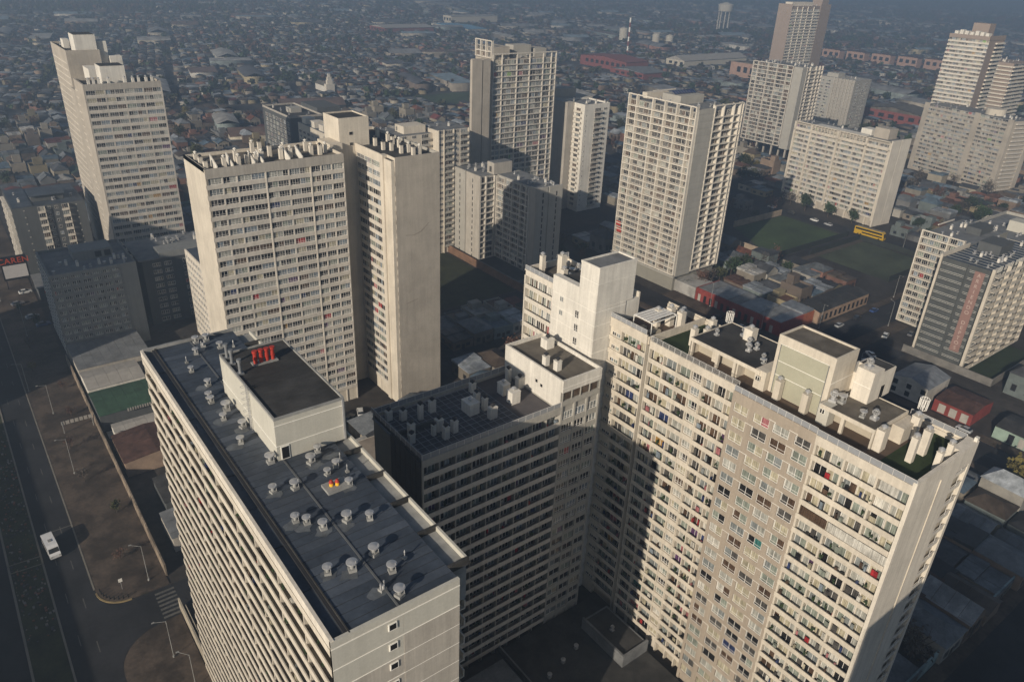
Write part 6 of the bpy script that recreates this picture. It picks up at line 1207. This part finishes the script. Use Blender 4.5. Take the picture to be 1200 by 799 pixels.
# mass of farther houses: one numpy mesh
def mass_mesh(name, V, Fq, cols, m, kind='stuff'):
    me = bpy.data.meshes.new(name); nv, nf = len(V), len(Fq)
    me.vertices.add(nv); me.vertices.foreach_set('co', V.astype(np.float32).ravel()); me.loops.add(nf * 4); me.loops.foreach_set('vertex_index', Fq.astype(np.int32).ravel())
    me.polygons.add(nf); me.polygons.foreach_set('loop_start', np.arange(0, nf * 4, 4, dtype=np.int32)); me.polygons.foreach_set('loop_total', np.full(nf, 4, np.int32))
    ca = me.color_attributes.new('Col', 'FLOAT_COLOR', 'CORNER'); cc = np.ones((nf * 4, 4), np.float32); cc[:, :3] = np.repeat(cols, 4, axis=0); ca.data.foreach_set('color', cc.ravel())
    me.materials.append(m); me.update(calc_edges=True); o = bpy.data.objects.new(name, me); C.objects.link(o); return tag(o, kind=kind)
def houses_np(name, X, Y, Wd, Dp, Hh, ang, gable, rc, wc, m):
    n = len(X); ca, sa = np.cos(ang), np.sin(ang); ov = .25
    def P(lx, ly, z): return np.stack([X + lx * ca - ly * sa, Y + lx * sa + ly * ca, z + 0 * X], -1)
    hw, hd = Wd / 2, Dp / 2; r = np.where(gable, Wd * .16, .25)
    pts = [P(-hw, -hd, 0), P(hw, -hd, 0), P(hw, hd, 0), P(-hw, hd, 0), P(-hw, -hd, Hh), P(hw, -hd, Hh), P(hw, hd, Hh), P(-hw, hd, Hh),
           P(-hw - ov, -hd - ov, Hh), P(hw + ov, -hd - ov, Hh + np.where(gable, 0, .5)), P(hw + ov, hd + ov, Hh + np.where(gable, 0, .5)), P(-hw - ov, hd + ov, Hh), P(0 * hw, -hd - ov, Hh + r), P(0 * hw, hd + ov, Hh + r)]
    V = np.stack(pts, 1).reshape(-1, 3); Q = np.array([[0, 1, 5, 4], [1, 2, 6, 5], [2, 3, 7, 6], [3, 0, 4, 7], [8, 12, 13, 11], [12, 9, 10, 13], [4, 5, 12, 12], [6, 7, 13, 13]])
    Q[6] = [8, 9, 12, 8]; Q[7] = [10, 11, 13, 10]
    F = (Q[None] + (np.arange(n) * 14)[:, None, None]).reshape(-1, 4)
    # ends of gables as quads over the wall top edge (split evenly so they never degenerate)
    cols = np.empty((n, 8, 3), np.float32); cols[:, :4] = wc[:, None]; cols[:, 4:6] = rc[:, None]; cols[:, 6:] = wc[:, None]
    keep = np.tile([True] * 6 + [False] * 2, n); return V, F[keep], cols.reshape(-1, 3)[keep]
rcA = np.array([c for _, c in ROOFC]); wcA = np.array(WALLC)
def mk(X, Y, sc_, ang, hmin=2.6):
    n = len(X); Wd = RNG.uniform(6, 8.4, n) * sc_; Dp = RNG.uniform(8, 13, n) * sc_; Hh = RNG.choice([2.8, 3.2, 3.6, 5.4], n, p=[.3, .3, .25, .15]) * (1 + (sc_ - 1) * .25)
    rc = rcA[RNG.choice(len(rcA), n, p=RWT)] * RNG.uniform(.5, 1.2, (n, 1)); wc = wcA[RNG.integers(0, len(wcA), n)] * RNG.uniform(.5, .9, (n, 1)); return X, Y, Wd, Dp, Hh, np.full(n, ang) + RNG.normal(0, .03, n) + RNG.choice([0, math.pi / 2], n, p=[.86, .14]), RNG.random(n) < .6, rc, wc
rx = np.array([p[1] for p in rest]); ry = np.array([p[2] for p in rest])
parts = [houses_np('x', *mk(rx, ry, 1.0, 0.0), CITY)]
tx, ty = [], []
for (r0_, r1_, ang, px, py, sc_, bx, by_) in ((NR, 1500, R(-14), 8.4, 13.6, .95, 12, 4), (1500, 2600, R(-8), 11.5, 18, 1.3, 12, 4), (2600, 5200, R(-8), 26, 38, 2.8, 10, 5)):
    n1, n2 = int(2 * r1_ / px), int(2 * r1_ / py); I, Jj = np.meshgrid(np.arange(-n1 // 2 * 2, n1), np.arange(-n2 // 2 * 2, n2), indexing='ij'); I = I.ravel(); Jj = Jj.ravel()
    LX = I * px + RNG.uniform(-.8, .8, len(I)); LY = Jj * py + RNG.uniform(-1.2, 1.2, len(I)) + np.floor(I / bx) * 5.3
    X = LX * math.cos(ang) - LY * math.sin(ang); Y = LX * math.sin(ang) + LY * math.cos(ang); dist = np.hypot(X, Y); az = np.degrees(np.arctan2(Y, X))
    sect = (dist >= r0_) & (dist < r1_) & (az > 51.7 - 43) & (az < 51.7 + 43); far_ok = (dist < 2300) | (az < 62)
    X, Y, I, Jj = X[sect & far_ok], Y[sect & far_ok], I[sect & far_ok], Jj[sect & far_ok]; ok = free_arr(X, Y, 6); X, Y, I, Jj = X[ok], Y[ok], I[ok], Jj[ok]
    streetc = (I % bx == 0) | (Jj % (by_ * 2) == 0); park = (np.sin(X / 170.) + np.sin(Y / 140. + 1.3) + np.sin((X + Y) / 260.)) > (2.0 if r0_ < 1500 else 1.35)
    tr = RNG.random(len(X)); isT = (streetc & (tr < .5)) | (park & (tr < .75)) | (tr < .13); isH = ~isT & ~streetc & ~(park & (tr < .9))
    parts.append(houses_np('x', *mk(X[isH], Y[isH], sc_, ang), CITY)); tx.append((X[isT], Y[isT], sc_))
V, Fq, cols, off = [], [], [], 0
for v_, f_, c_ in parts: V.append(v_); Fq.append(f_ + off); cols.append(c_); off += len(v_)
mass_mesh('far_houses', np.concatenate(V), np.concatenate(Fq), np.concatenate(cols), CITY)
# bigger sheds and schools scattered through the low city
nS = 420; X = RNG.uniform(100, 3000, nS); Y = RNG.uniform(200, 2600, nS); dist = np.hypot(X, Y); ok = (dist > 480) & free_arr(X, Y, 22); X, Y = X[ok], Y[ok]; n = len(X)
mk_ = (X, Y, RNG.uniform(14, 26, n), RNG.uniform(30, 70, n), RNG.uniform(5.5, 9, n), np.full(n, R(-12)) + RNG.choice([0, math.pi / 2], n), RNG.random(n) < .7, np.array([(.22, .22, .22), (.33, .32, .30), (.15, .10, .08), (.20, .26, .30), (.10, .10, .11)])[RNG.integers(0, 5, n)], wcA[RNG.integers(0, len(wcA), n)])
v_, f_, c_ = houses_np('x', *mk_, CITY); mass_mesh('far_sheds', v_, f_, c_, CITY)

# ------------------------------------------------------------------ trees
def leaf_cards(n, rx_, rz_, cz, size, rng):
    """n small quads scattered through a lumpy crown; returns verts (n*4,3)"""
    lumps = rng.normal(0, 1, (7, 3)); lumps /= np.linalg.norm(lumps, axis=1)[:, None]; lumps *= np.array([rx_, rx_, rz_]) * .55
    c = lumps[rng.integers(0, 7, n)] + rng.normal(0, 1, (n, 3)) * np.array([rx_, rx_, rz_]) * .3; c[:, 2] += cz
    a = rng.normal(0, 1, (n, 3)); a /= np.linalg.norm(a, axis=1)[:, None]; b_ = np.cross(a, rng.normal(0, 1, (n, 3))); b_ /= np.linalg.norm(b_, axis=1)[:, None] + 1e-9
    s = size * rng.uniform(.6, 1.4, (n, 1)); return np.stack([c - a * s - b_ * s, c + a * s - b_ * s, c + a * s + b_ * s * .7, c - a * s * .8 + b_ * s], 1).reshape(-1, 3)
TM = []
for k in range(5):
    rg = np.random.default_rng(40 + k); v = leaf_cards(420 if k < 3 else 240, 2.6, 2.0 + .3 * k, 5.0, .26 if k < 3 else .2, rg); me = bpy.data.meshes.new('crown'); me.from_pydata([tuple(p) for p in v], [], [(i, i + 1, i + 2, i + 3) for i in range(0, len(v), 4)]); me.materials.append(LEAF); me.update()
    q = MB(); q.cyl(0, 0, 0, 3.4, .22, .14, 7)
    for b_ in range(6): a = b_ * 1.05 + k; q.bar((0, 0, 2.6 + b_ * .2), (1.5 * math.cos(a), 1.5 * math.sin(a), 4.6 + .3 * b_), .1); q.bar((1.5 * math.cos(a), 1.5 * math.sin(a), 4.6 + .3 * b_), (2.3 * math.cos(a + .4), 2.3 * math.sin(a + .4), 6.2 + .2 * b_), .06)
    TM.append((me, q.mesh('trunk', TRUNK)))
TREEC = [('dark green', (.022, .035, .014)), ('olive', (.045, .048, .018)), ('reddish-brown bare', (.085, .045, .032)), ('grey-brown bare', (.075, .062, .05)), ('mid green', (.03, .05, .018)), ('yellowish', (.12, .10, .03))]
for x in (292, 298, 312, 326, 338, 364, 363, 362, 365, 366): trees_spots.append((0, x if x > 350 else x, 217.5 if x < 350 else 182 + (x * 37 % 50)))
for k in range(34): trees_spots.append((0, 192 + (k * 13 % 22) + random.uniform(-2, 2), 212 + k * 2.6))
for k in range(9): trees_spots.append((0, 222 + k * 7, 171.5 + random.uniform(-1, 2)))
for k in range(14): trees_spots.append((0, 120 + k * 3.3, 262 + random.uniform(-2, 2)))
for k in range(10): trees_spots.append((0, 6 + random.uniform(0, 8), 140 + k * 16))
tl, restT = [], []
for dd, x, y in sorted((math.hypot(p[1], p[2]), p[1], p[2]) for p in trees_spots):
    u, v = ndc(x, y, 5); vis = -10 < u < 1210 and -10 < v < 810 and not hidden(x, y, 6)
    if not vis: continue
    (tl if len(tl) < 290 else restT).append((x, y))
by = {}; spec = []
for idx, (x, y) in enumerate(tl):
    c = random.choices(range(6), (3, 3, 3.5, 3, 2, .4))[0]; d2 = [(x - l_[1]) ** 2 + (y - l_[2]) ** 2 for l_ in LM]; l_ = int(np.argmin(d2)); by.setdefault((l_, c), []).append((d2[l_], idx)); spec.append(c)
lab = {}
for (l_, c), lst in by.items():
    for r_, (_, idx) in enumerate(sorted(lst)): lab[idx] = TREEC[c][0] + ' tree, ' + (ORD[r_] + ' of its kind to ' if len(lst) > 1 else 'the only such near ') + LM[l_][0]
for idx, (x, y) in enumerate(tl):
    s = random.uniform(.7, 1.35) if x > 17 else random.uniform(.35, .5); k = random.randrange(3) if spec[idx] not in (2, 3) else random.choice((3, 4)); e = thing('tree', lab[idx], 'tree', (x, y, 0), 'trees among the low houses'); e.rotation_euler = (0, 0, random.uniform(0, 6)); e.scale = (s, s, s * random.uniform(.85, 1.15))
    c = TREEC[spec[idx]][1]; f = random.uniform(.8, 1.25)
    o = bpy.data.objects.new('crown', TM[k][0]); C.objects.link(o); o.parent = e; o.color = (c[0] * f, c[1] * f, c[2] * f, 1)
    o = bpy.data.objects.new('trunk', TM[k][1]); C.objects.link(o); o.parent = e
Vt, Ct = [], []
tcA = np.array([c for _, c in TREEC[:5]])
lib = [leaf_cards(26, 3.2, 2.4, 4.6, .95, np.random.default_rng(80 + k)) for k in range(8)]
if restT: tx.insert(0, (np.array([p[0] for p in restT]), np.array([p[1] for p in restT]), 1.0))
for X, Y, s_ in tx:
    for i in range(len(X)):
        s = RNG.uniform(.7, 1.5) * (1 + (s_ - 1) * .8); v = lib[i % 8] * s; v = v + np.array([X[i], Y[i], 0]); Vt.append(v); Ct.append(np.repeat((tcA[RNG.integers(0, 5)] * RNG.uniform(.7, 1.3))[None], 26, 0))
Vt = np.concatenate(Vt); Ct = np.concatenate(Ct); mass_mesh('far_trees', Vt, np.arange(len(Vt)).reshape(-1, 4), Ct, CITY)

# ------------------------------------------------------------------ air
hb = MB(); hb.box(-3100, -2100, -1.0, 7600, 7600, 116.0); ho = hb.build('haze', bpy.data.materials.new('haze_air')); tag(ho, kind='stuff')
hm = ho.data.materials[0]; hm.use_nodes = True; hn = hm.node_tree; hn.nodes.clear(); out = hn.nodes.new('ShaderNodeOutputMaterial')
pv_ = hn.nodes.new('ShaderNodeVolumePrincipled'); pv_.inputs['Color'].default_value = (.58, .76, 1.0, 1); pv_.inputs['Density'].default_value = HAZE_DENSITY; pv_.inputs['Anisotropy'].default_value = 0.4
hn.links.new(pv_.outputs[0], out.inputs['Volume'])
for o in bpy.data.objects:
    if '_o' in o: del o['_o']
